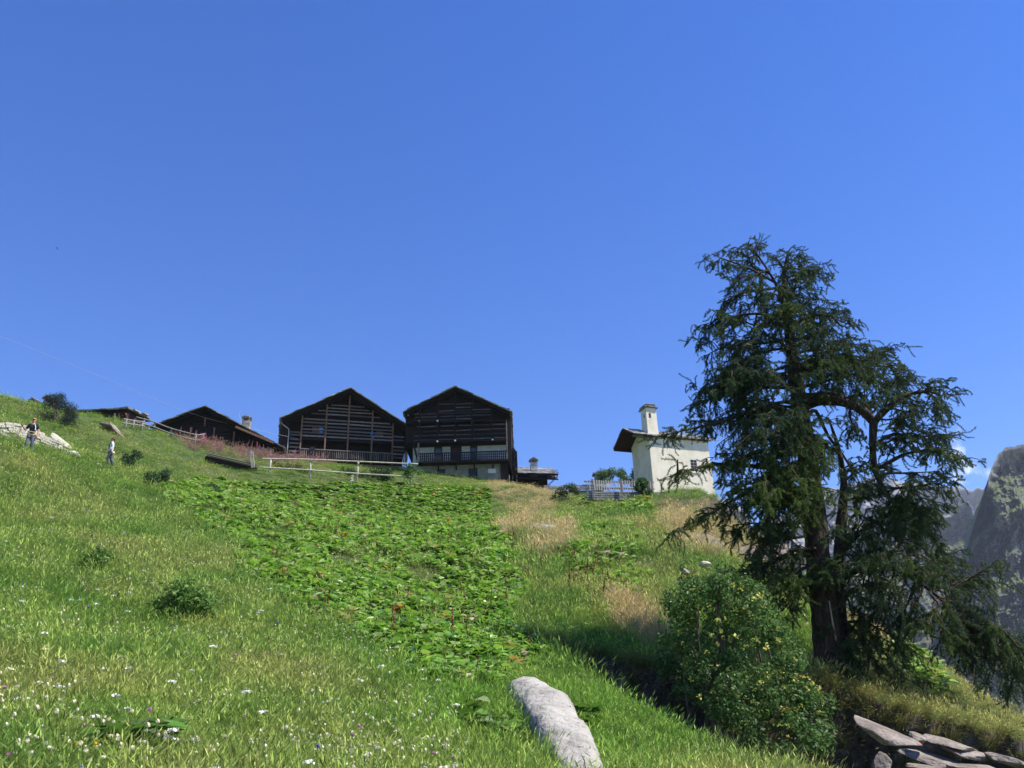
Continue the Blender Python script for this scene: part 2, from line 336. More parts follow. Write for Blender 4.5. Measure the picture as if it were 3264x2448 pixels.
# ------------------------------------------------------------------ mountains
def mat_mountain(name, rocks, grass, gbias, sc):
    m = bpy.data.materials.new(name); m.use_nodes = True; t = m.node_tree; N = t.nodes; L = t.links; b = N['Principled BSDF']
    b.inputs['Roughness'].default_value = .95; b.inputs['Specular IOR Level'].default_value = .1
    tc = N.new('ShaderNodeTexCoord')
    def noise(s, d=8, st=(1, 1, 1)):
        mp = N.new('ShaderNodeMapping'); mp.inputs['Scale'].default_value = st; L.new(tc.outputs['Object'], mp.inputs[0])
        n = N.new('ShaderNodeTexNoise'); n.inputs['Scale'].default_value = s; n.inputs['Detail'].default_value = d; n.inputs['Roughness'].default_value = .7; L.new(mp.outputs[0], n.inputs['Vector']); return n.outputs['Fac']
    def ramp(src, stops):
        c = N.new('ShaderNodeValToRGB'); e = c.color_ramp.elements
        for i, (p_, col) in enumerate(stops):
            el = e[i] if i < 2 else e.new(p_)
            el.position = p_; el.color = (*col, 1)
        L.new(src, c.inputs[0]); return c.outputs[0]
    rk = ramp(noise(sc*2.2, 10, (1, 1, 2.2)), [(.32, rocks[0]), (.5, rocks[1]), (.68, rocks[2])])
    gr = ramp(noise(sc*5), [(.35, grass[0]), (.65, grass[1])])
    g = N.new('ShaderNodeNewGeometry'); sx = N.new('ShaderNodeSeparateXYZ'); L.new(g.outputs['Normal'], sx.inputs[0])
    ad = N.new('ShaderNodeMath'); ad.operation = 'MULTIPLY_ADD'; L.new(sx.outputs[2], ad.inputs[0]); ad.inputs[1].default_value = .9
    L.new(noise(sc*1.1, 9), ad.inputs[2])
    fc = ramp(ad.outputs[0], [(gbias, (0, 0, 0)), (gbias+.07, (1, 1, 1))])
    mx = N.new('ShaderNodeMix'); mx.data_type = 'RGBA'; L.new(fc, mx.inputs[0]); L.new(rk, mx.inputs[6]); L.new(gr, mx.inputs[7])
    L.new(mx.outputs[2], b.inputs['Base Color'])
    bp = N.new('ShaderNodeBump'); bp.inputs['Strength'].default_value = .9; bp.inputs['Distance'].default_value = 16; L.new(noise(sc*4, 10, (1, 1, 1.6)), bp.inputs['Height']); L.new(bp.outputs[0], b.inputs['Normal'])
    return m
def relief(name, label, sky_, px0, px1, nc, nr, bot, D0, lean, extra, amp, m, nscale, seed):
    sx = np.array([s[0] for s in sky_], float); sy = np.array([s[1] for s in sky_], float)
    pxs = np.linspace(px0, px1, nc); S = np.interp(pxs, sx, sy)
    S = S + (fbm(pxs/26, pxs*0, 5, seed)-.5)*30
    V = []
    back = np.array([260, 120, 50, 15])                     # the far side falls away behind the crest
    for b in back:
        for i in range(nc):
            p = P(pxs[i], S[i], D0+extra(pxs[i], S[i])); V.append((p[0], p[1]+b, p[2]-b*.75))
    v = np.linspace(0, 1, nr)**1.15
    PX, VV = np.meshgrid(pxs, v); PY = S[None]+(bot-S[None])*VV
    ridg = 1-np.abs(2*fbm(PX/nscale+PY/nscale*.35, PY/nscale*.8-PX/nscale*.2, 6, seed+3)-1)*2
    fine = fbm(PX/nscale*4+PY/nscale*1.5, PY/nscale*5, 5, seed+9)-.5 + .35*(.5-np.abs(fbm(PX/nscale*9-PY/nscale*3, PY/nscale*10, 5, seed+15)-.5)*2)
    D = D0 + np.vectorize(extra)(PX, PY) - lean*(PY-S[None])*D0/FPX + amp*(ridg+.8*fine)*smooth(0, .06, VV)
    d0 = r_[None, None]*((PX-1632)/FPX)[..., None] + u_[None, None]*((1224-PY)/FPX)[..., None] + f_[None, None]
    Q = np.array([0, 0, EYE]) + d0*(D/d0[..., 1])[..., None]
    V = np.vstack([np.array(V), Q.reshape(-1, 3)])
    n = nr+len(back); ii = (np.arange(n-1)[:, None]*nc+np.arange(nc-1)[None]).ravel()
    o = mesh_np(name, V, None, np.stack([ii, ii+nc, ii+nc+1, ii+1], 1), m, None, False)
    tag(o, label, None, None, 'structure'); return Q, PX, PY
rockc = [(.07, .066, .068), (.23, .218, .205), (.42, .40, .37)]
Mc = mat_mountain('crag_rock', rockc, [(.08, .11, .04), (.17, .195, .075)], .70, .010)
Mm = mat_mountain('ridge_rock', rockc, [(.07, .09, .04), (.13, .14, .06)], .70, .008)
Mf = mat_mountain('far_rock', [(.12, .11, .11), (.24, .225, .21), (.38, .36, .34)], [(.10, .11, .06), (.15, .15, .08)], 1.08, .004)
AR = [(1400, 3140), (1493, 3150), (1577, 3150), (1621, 3191), (1676, 3171), (1712, 3118), (1830, 3070), (2100, 2990), (2500, 2900)]
def crag_extra(px, py):
    a = np.interp(py, [q[0] for q in AR], [q[1] for q in AR])
    e = max(0.0, a-px)*3.2
    # dark forested shoulder low at the right edge stands nearer
    b = 3150+(2130-py)*.55
    if px > b and py > 1850: e -= min(120, (px-b)*1.2)
    return e + max(0.0, px-a)*.5
CRAG = relief('crag', 'steep grey and green rock peak at the right edge with a shaded left cliff',
       [(2700,2480),(2900,2300),(2960,2100),(2990,2000),(3050,1850),(3085,1740),(3098,1680),(3118,1610),(3140,1545),(3160,1490),(3185,1448),(3215,1428),(3264,1420),(3350,1400),(3500,1450),(3900,1560)],
       2880, 3480, 330, 420, 2560, 820, .75, crag_extra, 50, Mc, 80, 21)
relief('ridge', 'grassy mountain shoulder with rock outcrops behind the larch',
       [(2100,2100),(2300,1980),(2500,1830),(2700,1720),(2850,1660),(2960,1640),(3030,1648),(3055,1612),(3085,1600),(3105,1640),(3130,1600),(3200,1540),(3600,1500)],
       2300, 3400, 330, 240, 2500, 1350, .7, lambda px, py: 0, 45, Mm, 120, 41)
relief('far_mountain', 'hazy grey mountain closing the valley behind the larch',
       [(1900,1980),(2200,1800),(2450,1660),(2650,1560),(2780,1525),(2900,1530),(3000,1548),(3080,1556),(3140,1562),(3300,1600),(3700,1700)],
       2100, 3400, 330, 200, 2350, 2500, .8, lambda px, py: 0, 80, Mf, 150, 61)
# ------------------------------------------------------------------ buildings
class Frame:
    """local frame of a facade: x along it, -y towards the viewer, z up"""
    def __init__(s, px, py, y, rz, zc=None):
        s.o = P(px, py, y); s.rz = rz; s.ex = np.array([math.cos(rz), math.sin(rz), 0]); s.ey = np.array([-math.sin(rz), math.cos(rz), 0])
    def uw(s, px, py, v=0.0):                  # picture point on the plane local y = -v
        d = ray(px, py); c = np.array([0, 0, EYE]); t = ((s.o - s.ey*v - c)@s.ey)/(d@s.ey); q = c+d*t-s.o
        return float(q@s.ex), float(q[2])
    def W(s, u, v, w): return s.o + s.ex*u - s.ey*v + np.array([0, 0, w])
def roof_slabs(mb, a, b, y0, y1, thick=.07, course=.55, sw=.6, over=.12, jit=.06):
    """stone slabs on one slope, from eave a=(u,w) to ridge b=(u,w), y0 front to y1 back"""
    a = np.array(a); b = np.array(b); L = np.linalg.norm(b-a); d = (b-a)/L; nrm = np.array([-d[1], d[0]]); nrm = nrm if nrm[1] > 0 else -nrm
    nc = max(2, int(L/course)); ns = max(2, int((y1-y0)/sw))
    for i in range(nc+1):
        y = y0
        k = 0
        while y < y1:
            w_ = sw*random.uniform(.7, 1.35); s0 = (i-.25)*L/nc - random.uniform(0, .1); s1 = min((i+1.05)*L/nc, L+.05)
            f0 = y - (random.uniform(-.02, over) if k == 0 else 0)
            c = a+d*(s0+s1)/2 + nrm*(.05+.035*random.random()+thick*.5)
            tl = d*(s1-s0)/2 + nrm*random.uniform(-.04, -.01)
            th = thick*random.uniform(.7, 1.5)
            mb.boxc((c[0], (f0+y+w_)/2, c[1]), (tl[0], 0, tl[1]), (0, (y+w_-f0)/2-.008, random.uniform(-jit, jit)*.3), (nrm[0]*th/2, 0, nrm[1]*th/2))
            y += w_; k += 1
    return mb
def gable_roof(root, eL, ap, eR, y0, y1, mwood, slabs=True):
    for k, (a, b) in enumerate(((eL, ap), (eR, ap))):
        a_ = np.array(a); b_ = np.array(b); d = (b_-a_)/np.linalg.norm(b_-a_); n = np.array([-d[1], d[0]]); n = n if n[1] > 0 else -n
        mb = MB(); c = (a_+b_)/2 - n*.02; h = np.linalg.norm(b_-a_)/2
        mb.boxc((c[0], (y0+y1)/2, c[1]), (d[0]*h, 0, d[1]*h), (0, (y1-y0)/2-.03, 0), (n[0]*.035, 0, n[1]*.035))
        m2 = np.linalg.norm(b_-a_)
        for t in np.arange(.35, (y1-y0), .9):                       # rafters below the boards
            q = c - n*.10; mb.boxc((q[0], y0+t, q[1]), (d[0]*(h-.1), 0, d[1]*(h-.1)), (0, .05, 0), (n[0]*.06, 0, n[1]*.06))
        ro = mb.build('roof', mwood, root)
        sl = roof_slabs(MB(), a, b, y0-.04, y1+.05).build('stone_slabs', M['slate'], ro)
def chimney(root, x, y, z0, z1, w, mat_, cap='gable', name='chimney'):
    mb = MB(); h = z1-z0; n = int(h/.14)
    for i in range(n):
        j = lambda: random.uniform(-.02, .02)
        mb.box(x-w/2+j(), x+w/2+j(), y-w/2+j(), y+w/2+j(), z0+i*h/n, z0+(i+1)*h/n-.004)
    o = mb.build(name, mat_, root)
    c = MB()
    for sx in (-1, 1):
        for sy in (-1, 1): c.box(x+sx*w*.36-.06, x+sx*w*.36+.06, y+sy*w*.36-.06, y+sy*w*.36+.06, z1, z1+w*.3)
    c.box(x-w*.56, x+w*.56, y-w*.56, y+w*.56, z1+w*.3, z1+w*.38)
    if cap == 'gable':
        c.boxc((x-w*.3, y, z1+w*.56), (w*.36, 0, w*.2), (0, w*.66, 0), (-.02, 0, .035)); c.boxc((x+w*.3, y, z1+w*.56), (w*.36, 0, -w*.2), (0, w*.66, 0), (.02, 0, .035))
        c.prism([(x-w*.45, z1+w*.385), (x+w*.45, z1+w*.385), (x, z1+w*.68)], y-w*.5, y+w*.5)
    elif cap == 'stones':
        for k in range(16):
            a = random.uniform(0, 6.28); r0 = w*random.uniform(.1, .5); c.boxc((x+r0*math.cos(a), y+r0*math.sin(a), z1+w*(.45+.3*random.random()*(1-r0/w))), (w*.28, 0, random.uniform(-.03, .03)), (0, w*.26, random.uniform(-.03, .03)), (0, 0, w*.05))
    else:
        c.box(x-w*.7, x+w*.7, y-w*.7, y+w*.7, z1+w*.385, z1+w*.55)
    c.build('chimney_cap', M['slate'], o); return o

# ---------- middle hay barn (gable over a slatted gallery)
def z2(zx, zy): return 860+zx/4.424, 1200+zy/4.424
F = Frame(1110, 1497, 80, R(15))
q = lambda zx, zy, v=0.0: F.uw(*z2(zx, zy), v)
G1 = empty('hay_barn', F.o, F.rz); tag(G1, 'dark timber hay barn with a slatted gallery, brown posts and a plain balcony', 'barn')
eL, ap, eR = q(165, 578, 1.3), q(1135, 158, 1.3), q(2040, 752, 1.3)
eL = (eL[0], eL[1]-.1); eR = (eR[0], eR[1]-.1); ap = (ap[0], ap[1]-.12)
gable_roof(G1, eL, ap, eR, -1.35, 11, M['dark_wood_v'])
uL, uR = q(150, 800)[0], q(1895, 900)[0]
wb = q(1100, 1180)[1]                                       # balcony floor level
def roofw(u): return eL[1]+(ap[1]-eL[1])*(u-eL[0])/(ap[0]-eL[0]) if u < ap[0] else eR[1]+(ap[1]-eR[1])*(u-eR[0])/(ap[0]-eR[0])
MB().prism([(uL+.5, wb-.1), (uR, wb-.1), (uR, roofw(uR)-.14), (ap[0], ap[1]-.16), (uL+.5, roofw(uL+.5)-.14)], 1.1, 10.6).build('wall', M['dark_wood'], G1)
MB().box(uL+.4, uR+.1, .75, 10.7, -2.5, wb-.11).build('stone_base', M['rubble'], G1)
u2 = q(262, 900)[0]
MB().prism([(uL, -.9), (u2-.06, -.9), (u2-.06, roofw(u2)-.2), (uL, roofw(uL)-.2)], -.05, 1.05).build('side_screen', M['dark_wood_v'], G1)
posts = [(432, 1140, 452, 520), (772, 1165, 805, 380), (1095, 1160, 1122, 300), (1412, 1185, 1470, 470), (1705, 1200, 1755, 700), (1925, 1200, 1935, 780)]
PU = []
for (xb, yb, xt, yt) in posts:
    u = (q((xb+xt)/2, (yb+yt)/2, .1)[0]); PU.append(u)
    MB().beam((u, -.1, wb-.35), (u, -.1, roofw(u)-.2), .14, .14, (0, 1, 0)).build('post', M['post_wood'], G1)
rows = [q(1000, y)[1] for y in (625, 672, 722, 770, 816, 862, 545, 498, 455, 410)]
sl = MB()
edges = [u2+.05]+PU[:5]+[uR+.05]
for i, w in enumerate(rows):
    for a, b in zip(edges[1:-2], edges[2:-1]):
        hw = .075 if i < 6 else .06
        j0, j1 = random.uniform(-.06, .1), random.uniform(-.06, .12)
        if min(roofw(a), roofw(b)) < w+.25:
            if max(roofw(a), roofw(b)) < w+.35: continue
            if roofw(a) < roofw(b): a = a+(w+.35-roofw(a))/((roofw(b)-roofw(a))/(b-a))
            else: b = b-(w+.35-roofw(b))/((roofw(a)-roofw(b))/(b-a))
        if b-a < .3: continue
        sl.boxc(((a+b)/2, .02+random.uniform(-.01, .01), w), ((b-a)/2-.02-j0*.3, 0, random.uniform(-.015, .015)), (0, .035, 0), (0, 0, hw+random.uniform(-.012, .012)))
for y in (785, 822, 885, 940, 995, 1050, 1105):
    w = q(350, y)[1]; sl.boxc(((edges[0]+edges[1])/2, .02, w), ((edges[1]-edges[0])/2-.05, 0, random.uniform(-.01, .01)), (0, .035, 0), (0, 0, .08))
for y in (850, 900, 945, 995, 1045, 1095, 1145):
    w = q(1800, y)[1]; sl.boxc(((edges[-2]+edges[-1])/2, .02, w), ((edges[-1]-edges[-2])/2-.05, 0, random.uniform(-.01, .01)), (0, .035, 0), (0, 0, .08))
sl.build('slat_screen', M['slat_wood'], G1)
wbm = q(1110, 905)[1]
MB().box(PU[0]-.2, uR, -.03, .2, wbm-.14, wbm+.06).build('crossbeam', M['dark_wood'], G1)
MB().box(PU[0]-.3, PU[4]+.3, -.02, 1.08, wbm-.02, wbm+.05).build('gallery_floor', M['dark_wood'], G1)
bal = MB().box(PU[0]-.1, PU[4]+.1, -.25, 1.05, wb-.12, wb).build('balcony', M['dark_wood'], G1)
wr = q(1110, 1052, .18)[1]
MB().box(PU[0], PU[4], -.25, -.17, wr-.07, wr+.03).build('balcony_rail', M['slat_wood'], bal)
bb = MB(); n = 50
for i in range(n):
    u = PU[0]+(PU[4]-PU[0])*(i+.5)/n; bb.boxc((u, -.2, (wb+wr)/2), (.03, 0, 0), (0, .015, 0), (random.uniform(-.01, .01), 0, (wr-wb)/2-.06))
bb.build('balusters', M['slat_wood'], bal)
for (a, b, c, d) in ((600, 760, 715, 800), (1500, 1600, 775, 850)):
    u0_, w1 = q(a, c, -.3); u1, w0 = q(b, d, -.3); MB().box(u0_, u1, .3, .36, w0, w1).build('wood_panel', M['post_wood'], G1)
wd = MB()
for (a, b, c, d) in ((700, 748, 725, 760), (700, 735, 775, 805)):
    u0_, w1 = q(a, c, -.05); u1, w0 = q(b, d, -.05); wd.box(u0_, u1, -.02-.03, -.01, w0, w1)
wd.build('blue_shutter', M['blue'], G1)
for (zx, zy) in ((1425, 800), (1450, 790), (1482, 800), (1428, 830), (1484, 830), (1438, 855), (1470, 852), (1455, 870)):
    u, w = q(zx, zy, .2); MB().box(u-.05, u+.05, -.22, -.19, w-.075, w+.06).build('blue_ornament', M['blue'], G1)
pp = [q(165, 640, .25), q(180, 672, .25), q(268, 740, .25), q(268, 800, .2), q(250, 1000, .2), q(243, 1150, .2)]
MB().tube([(u, -.22, w) for u, w in pp], .045, 7).build('downpipe', M['metal'], G1)
u, w0 = q(1935, 1190, .3); MB().tube([(u, -.3, w0), (u+.02, -.3, q(1940, 790, .3)[1])], .05, 7).build('downpipe', M['metal'], G1)
a = q(2010, 790, .5); b = q(1950, 985, .2); MB().beam((a[0], -.5, a[1]), (b[0], .6, b[1]), .12, .12).build('brace', M['dark_wood'], G1)
# blanket airing on the balcony rail, parasol, bench
u, w = q(600, 1005, .3)
bk = MB(); 
for k in range(6):
    s = k/5; bk.boxc((u+.04*math.sin(k), -.30-.02*math.sin(k*2), w-.55*s), (.2-.01*k, 0, .02), (0, .025, 0), (.01, 0, .075))
bl = bk.build('blanket', M['black_cloth']); bl.location = G1.location; bl.rotation_euler = G1.rotation_euler
tag(bl, 'dark blanket hung over the balcony rail of the slatted barn', 'blanket')

# ---------- right house with white balcony wall
def z3(zx, zy): return 1260+zx/4.424, 1200+zy/4.424
F = Frame(1451, 1523, 77, R(-.5)); q = lambda zx, zy, v=0.0: F.uw(*z3(zx, zy), v)
G2 = empty('timber_house', F.o, F.rz); tag(G2, 'tall dark timber house with a turned balustrade in front of a white wall', 'house')
eL, ap, eR = q(130, 492, 1.4), q(842, 138, 1.4), q(1612, 488, 1.4)
eL = (eL[0], eL[1]-.08); eR = (eR[0], eR[1]-.08); ap = (ap[0], ap[1]-.12)
gable_roof(G2, eL, ap, eR, -1.45, 10, M['dark_wood_v'])
uL, uR = q(250, 1000)[0], q(1480, 1200)[0]; UL, UR = q(130, 800)[0], q(1622, 800)[0]
wfl = q(845, 985, 0)[1]; wbal = q(845, 1190, .9)[1]
MB().prism([(UL+.1, wfl), (UR-.1, wfl), (UR-.1, roofw(UR-.1)-.14), (ap[0], ap[1]-.18), (UL+.1, roofw(UL+.1)-.14)], 0, 9.8).build('upper_wall', M['dark_wood'], G2)
MB().box(uL, UR-.3, .05, 9.7, wbal, wfl-.004).build('white_wall', M['plaster_white'], G2)
MB().box(uL+.2, uR, .02, 9.7, -3, wbal-.004).build('ground_floor_wall', M['plaster_grey'], G2)
# storeyed gallery posts and slats in front
PUs = []
for (xb, xt, yt) in ((335, 350, 470), (595, 600, 380), (845, 845, 290), (1085, 1080, 370), (1368, 1345, 420)):
    u = q((xb+xt)/2, 700, .9)[0]; PUs.append(u)
    MB().beam((u, -.9, q(845, 915, .9)[1]), (u, -.9, roofw(u)-.22), .14, .14, (0, 1, 0)).build('post', M['dark_wood_v'], G2)
uE = q(1568, 700, .9)[0]; u0_ = q(260, 800, .9)[0]
MB().beam((uE, -.9, q(1568, 1170, .9)[1]), (uE, -.9, q(1560, 620, .9)[1]), .12, .12, (0, 1, 0)).build('post', M['slat_wood'], G2)
MB().beam((q(325, 1000, .9)[0], -.9, wbal), (q(325, 1000, .9)[0], -.9, q(325, 930, .9)[1]), .15, .15, (0, 1, 0)).build('post', M['slat_wood'], G2)
sl = MB(); ed = [u0_]+PUs+[uE]
for y, hh in ((385, .04), (435, .04), (475, .045), (512, .06), (556, .06), (600, .06), (690, .05), (758, .055), (820, .055), (882, .055)):
    w = q(845, y, .9)[1]
    for a, b in zip(ed[:-1], ed[1:]):
        if min(roofw(a), roofw(b)) < w+.3: continue
        if y < 640 and (a < PUs[0]-.1 or b > PUs[3]+.1) and y > 520 and b > PUs[4]: continue
        if random.random() < .08: continue
        j = random.uniform(0, .35) if random.random() < .25 else 0
        sl.boxc(((a+b)/2+j*.3, -.86, w+random.uniform(-.02, .02)), ((b-a)/2-.03-j*.5, 0, random.uniform(-.025, .025)), (0, .03, 0), (0, 0, hh*random.uniform(.7, 1.15)))
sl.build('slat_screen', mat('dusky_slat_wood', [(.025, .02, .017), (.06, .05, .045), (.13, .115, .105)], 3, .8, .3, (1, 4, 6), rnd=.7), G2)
for y, zx0, zx1 in ((632, 320, 1360), (912, 255, 1570)):
    w = q(845, y, .9)[1]
    be = MB().box(q(zx0, y, .9)[0], q(zx1, y, .9)[0], -1.0, -.82, w-.09, w+.05).build('gallery_beam', M['dark_wood'], G2)
    MB().box(UL+.2, UR-.2, -.8, -.02, w-.05, w+.03).build('gallery_floor', M['dark_wood'], G2)
for (zx, zy) in ((595, 628), (336, 628), (595, 918), (845, 905), (1372, 890)):
    u, w = q(zx, zy, 1.05); MB().box(u-.075, u+.075, -1.16, -1.003, w-.06, w+.06).build('beam_end_cap', M['white_cloth'] if zy != 628 or zx > 400 else M['grey_wood'], G2)
# balcony
bal = MB().box(q(320, 1200, .95)[0], q(1590, 1180, .95)[0], -1.0, .04, wbal-.12, wbal).build('balcony', M['dark_wood'], G2)
wr = q(845, 1072, .95)[1]; x0, x1 = q(325, 1100, .95)[0], q(1580, 1100, .95)[0]
MB().box(x0, x1, -1.0, -.88, wr-.06, wr+.03).build('balcony_rail', M['dark_wood'], bal)
bb = MB(); n = 44
for i in range(n+1):
    u = x0+(x1-x0)*i/n
    for (s0, s1, hw) in ((0, .12, .07), (.12, .3, .045), (.3, .42, .08), (.42, .62, .04), (.62, .78, .075), (.78, 1, .045)):
        z0 = wbal+.02+(wr-.07-wbal)*s0; z1 = wbal+.02+(wr-.07-wbal)*s1; bb.box(u-hw, u+hw, -.955, -.925, z0+.001, z1-.001)
bb.build('balustrade', M['dark_wood'], bal)
for zx in (600, 850, 1112, 1372):
    u = q(zx, 1220, .8)[0]; MB().beam((u, -.75, wbal-.14), (u, .02, wbal-.55), .12, .14).build('balcony_bracket', M['dark_wood'], G2)
for (a, b) in ((550, 660), (780, 935), (1055, 1160)):
    u_a, w1 = q(a, 990); u_b, w0 = q(b, 1180); nm = 'door' if a == 780 else 'window'
    fr = MB().box(u_a, u_b, 0, .06, wbal+.01 if nm == 'door' else wbal+.35, wfl-.02).build(nm, M['dark_wood'], G2)
    if nm == 'window': MB().box(u_a+.09, u_b-.09, -.012, 0, wbal+.45, wfl-.12).build('pane', M['glass'], fr)
    else: MB().box(u_a+.1, u_b-.1, -.02, 0, wbal+.06, wfl-.14).build('door_leaf', M['red_wood'], fr)
for (a, b) in ((545, 655), (1060, 1160)):
    u_a = q(a, 1130, .93)[0]; u_b = q(b, 1130, .93)[0]; MB().box(u_a, u_b, -.98, -.957, wbal+.08, wr-.1).build('carved_panel', M['black_cloth'], bal)
for (a, b, t, bo) in ((592, 700, 1312, 1410), (1035, 1160, 1300, 1452)):
    u_a, w1 = q(a, t); u_b, w0 = q(b, bo)
    fr = MB().box(u_a, u_b, -.02, .1, w0, w1).build('window', M['dark_wood'], G2)
    MB().box(u_a+.08, u_b-.08, -.035, -.022, w0+.08, w1-.08).build('pane', M['dark'], fr)
    MB().box(u_a-.1, u_b+.12, -.06, .0, w1+.003, w1+.14).build('lintel', M['grey_wood'], fr)
u_a, w1 = q(1308, 1303, .05); u_b, w0 = q(1418, 1362, .05); rr = .1
pl = []
for cx, cz, a0 in ((u_b-rr, w0+rr, -90), (u_b-rr, w1-rr, 0), (u_a+rr, w1-rr, 90), (u_a+rr, w0+rr, 180)):
    for k in range(5): t = R(a0+k*22.5); pl.append((cx+rr*math.cos(t), cz+rr*math.sin(t)))
sg = MB().prism(pl, -.06, -.01).build('wall_sign', M['sign']); sg.location = G2.location; sg.rotation_euler = G2.rotation_euler
tag(sg, 'small white rounded sign board on the grey lower wall of the tall timber house', 'sign')
MB().box(uR+.004, q(1590, 1300)[0], -.1, 4, -2.5, wbal-.004).build('timber_corner', M['dark_wood'], G2)
MB().prism([(UR-.32, wbal+.4), (UR+.06, wbal-1), (UR+.1, wfl+2.5), (UR, wfl+3.6), (UR-.32, wfl+3.6)], -.2, 5).build('side_cladding', M['dark_wood_v'], G2)
a = q(242, 890, .9); b = q(325, 1240, .9); MB().beam((a[0], -.92, a[1]), (b[0], -.3, b[1]), .12, .12).build('brace', M['dark_wood'], G2)
u, w = q(172, 455, 1.0); MB().tube([(u, -.6, w-.6), (u, -.6, w+.0)], .07, 8).build('vent_pipe', M['metal'], G2)
# firewood stack at the right wall
u, w1 = q(1640, 985); fw = MB()
w0 = q(1640, 1335)[1]
for i in range(5):
    for k in range(22):
        fw.tube([(UR+.05+i*.12, random.uniform(.2, .3), w0+(k+.5)*(w1-w0-.3*abs(i-1.5)*.5)/22), (UR+.05+i*.12, random.uniform(1.4, 1.6), w0+(k+.5)*(w1-w0-.3*abs(i-1.5)*.5)/22)], .058, 6, True, .3)
st = fw.build('firewood_stack', M['dark_wood_v']); st.location = G2.location; st.rotation_euler = G2.rotation_euler
tag(st, 'tall dark stack of firewood against the right side wall of the tall timber house', 'firewood')

# ---------- low house right of it, mostly hidden behind the knoll
def z7(zx, zy): return 1600+zx/4.424, 1400+zy/4.424
F = Frame(1700, 1545, 84, R(4)); q = lambda zx, zy, v=0.0: F.uw(*z7(zx, zy), v)
G3 = empty('low_house', F.o, F.rz); tag(G3, 'low dark house with a flat looking stone slab roof beside the tall timber house', 'house')
u0_, u1 = q(60, 480)[0], q(790, 515)[0]; we = q(400, 492)[1]
MB().box(u0_, u1-1.0, .9, 6, -3, we-.05).build('wall', M['dark_wood'], G3)
rf = MB().boxc(((u0_+u1)/2, 2.4, we+.55), ((u1-u0_)/2, 0, -.12), (0, 2.6, 1.1), (0, 0, .05))
ro = rf.build('roof', M['dark_wood'], G3)
MB().beam((u0_, -.22, we+.10), (u1, -.22, we-.16), .06, .2).build('fascia', M['dark_wood'], ro)
sl = MB()
for i in range(6):
    x = u0_
    while x < u1-.1:
        w_ = random.uniform(.4, .85); y = -.2+i*.9; t = (x-u0_)/(u1-u0_)
        sl.boxc((x+w_/2, y+.45, we+.14-.24*t+.38*i+.2+random.uniform(0, .05)), (min(w_, u1-x)/2-.01, 0, -.02), (0, .55, .2), (0, 0, .035*random.uniform(.7, 1.6))); x += w_
sl.build('stone_slabs', M['slate'], ro)
u, w = q(472, 455); chimney(ro, u, 1.6, w-.2, q(472, 340, -1.6)[1], .72, M['plaster_white'], 'gable')
a = q(795, 520); b = q(645, 632); MB().tube([(a[0], -.1, a[1]), (b[0], .9, b[1])], .06, 7).build('downpipe', M['metal'], G3)
for zx in (102, 210):
    u, w = q(zx, 500); MB().tube([(u, .2, w-2.2), (u, .2, w+.1)], .05, 6).build('post', M['metal'], G3)

# ---------- grey slab roof behind the knoll, with its chimney
F = Frame(1800, 1556, 80, R(2)); q = lambda zx, zy, v=0.0: F.uw(*z7(zx, zy), v)
G4 = empty('sunken_house', F.o, F.rz); tag(G4, 'house whose pale slab roof just shows above the knoll left of the picket fence', 'house')
u0_, u1 = q(600, 600)[0], q(1450, 600)[0]; we = q(900, 660)[1]; wt_ = q(900, 606, -1.6)[1]
MB().box(u0_+.3, u1-.3, .3, 4, -4, we-.05).build('wall', M['rubble'], G4)
sl = MB()
for i in range(4):
    x = u0_
    while x < u1-.1:
        w_ = random.uniform(.4, .9); sl.boxc((x+w_/2, .2+i*.5, we+(wt_-we)*i/3+random.uniform(-.02, .04)), (min(w_, u1-x)/2-.01, 0, random.uniform(-.02, .02)), (0, .4, .12), (0, 0, .06*random.uniform(.7, 1.6))); x += w_
ro = sl.build('roof', M['slate'], G4); G4.location.z -= .35
u, w = q(1362, 575, -1.2); chimney(ro, u, 1.2, w-.8, q(1362, 500, -1.2)[1], .8, M['rubble'], 'flat')

# ---------- left low barn with long roof
def z6(zx, zy): return 460+zx/4.809, 1240+zy/4.809
F = Frame(660, 1460, 73, R(8)); q = lambda zx, zy, v=0.0: F.uw(*z6(zx, zy), v)
G5 = empty('log_barn', F.o, F.rz); tag(G5, 'low dark log barn with a long right roof slope over a white lean-to wall', 'barn')
eL, ap, eR = q(105, 580, 1.2), q(932, 275, 1.2), q(2120, 905, 1.2)
gable_roof(G5, eL, ap, eR, -1.25, 9, M['dark_wood_v'])
uL, uR = q(320, 650)[0], q(1400, 800)[0]
MB().prism([(uL, -3), (uR, -3), (uR, roofw(uR)-.16), (ap[0], ap[1]-.16), (uL, roofw(uL)-.16)], 0, 8.6).build('log_wall', M['dark_wood'], G5)
b = MB()
for (x0, x1, y) in ((720, 1080, 482), (690, 1140, 533), (470, 1340, 573), (430, 740, 645), (1090, 1370, 650), (1090, 1380, 698)):
    a = q(x0, y, .1); c = q(x1, y, .1); b.box(a[0], c[0], -.1, -.01, a[1]-.05, a[1]+.05)
b.build('log_ends', M['dark_wood'], G5)
for (zx, y0, y1) in ((725, 585, 670), (1075, 590, 760), (1378, 655, 860), (935, 440, 560)):
    u, wt2 = q(zx, y0, .15); MB().box(u-.06, u+.06, -.16, -.005, q(zx, y1, .15)[1], wt2).build('post', M['post_wood'], G5)
u0_, u1 = q(1405, 900)[0], q(1980, 1000)[0]; wt3 = q(1700, 890)[1]
MB().box(uR+.004, u1, .1, 8, -3, wt3).build('lean_to_wall', M['plaster_white'], G5)
MB().prism([(uR+.004, wt3+.004), (u1+.3, wt3+.004), (u1+.3, roofw(u1+.3)-.16), (uR+.004, roofw(uR+.004)-.16)], .3, 8).build('lean_to_boards', M['dark_wood_v'], G5)
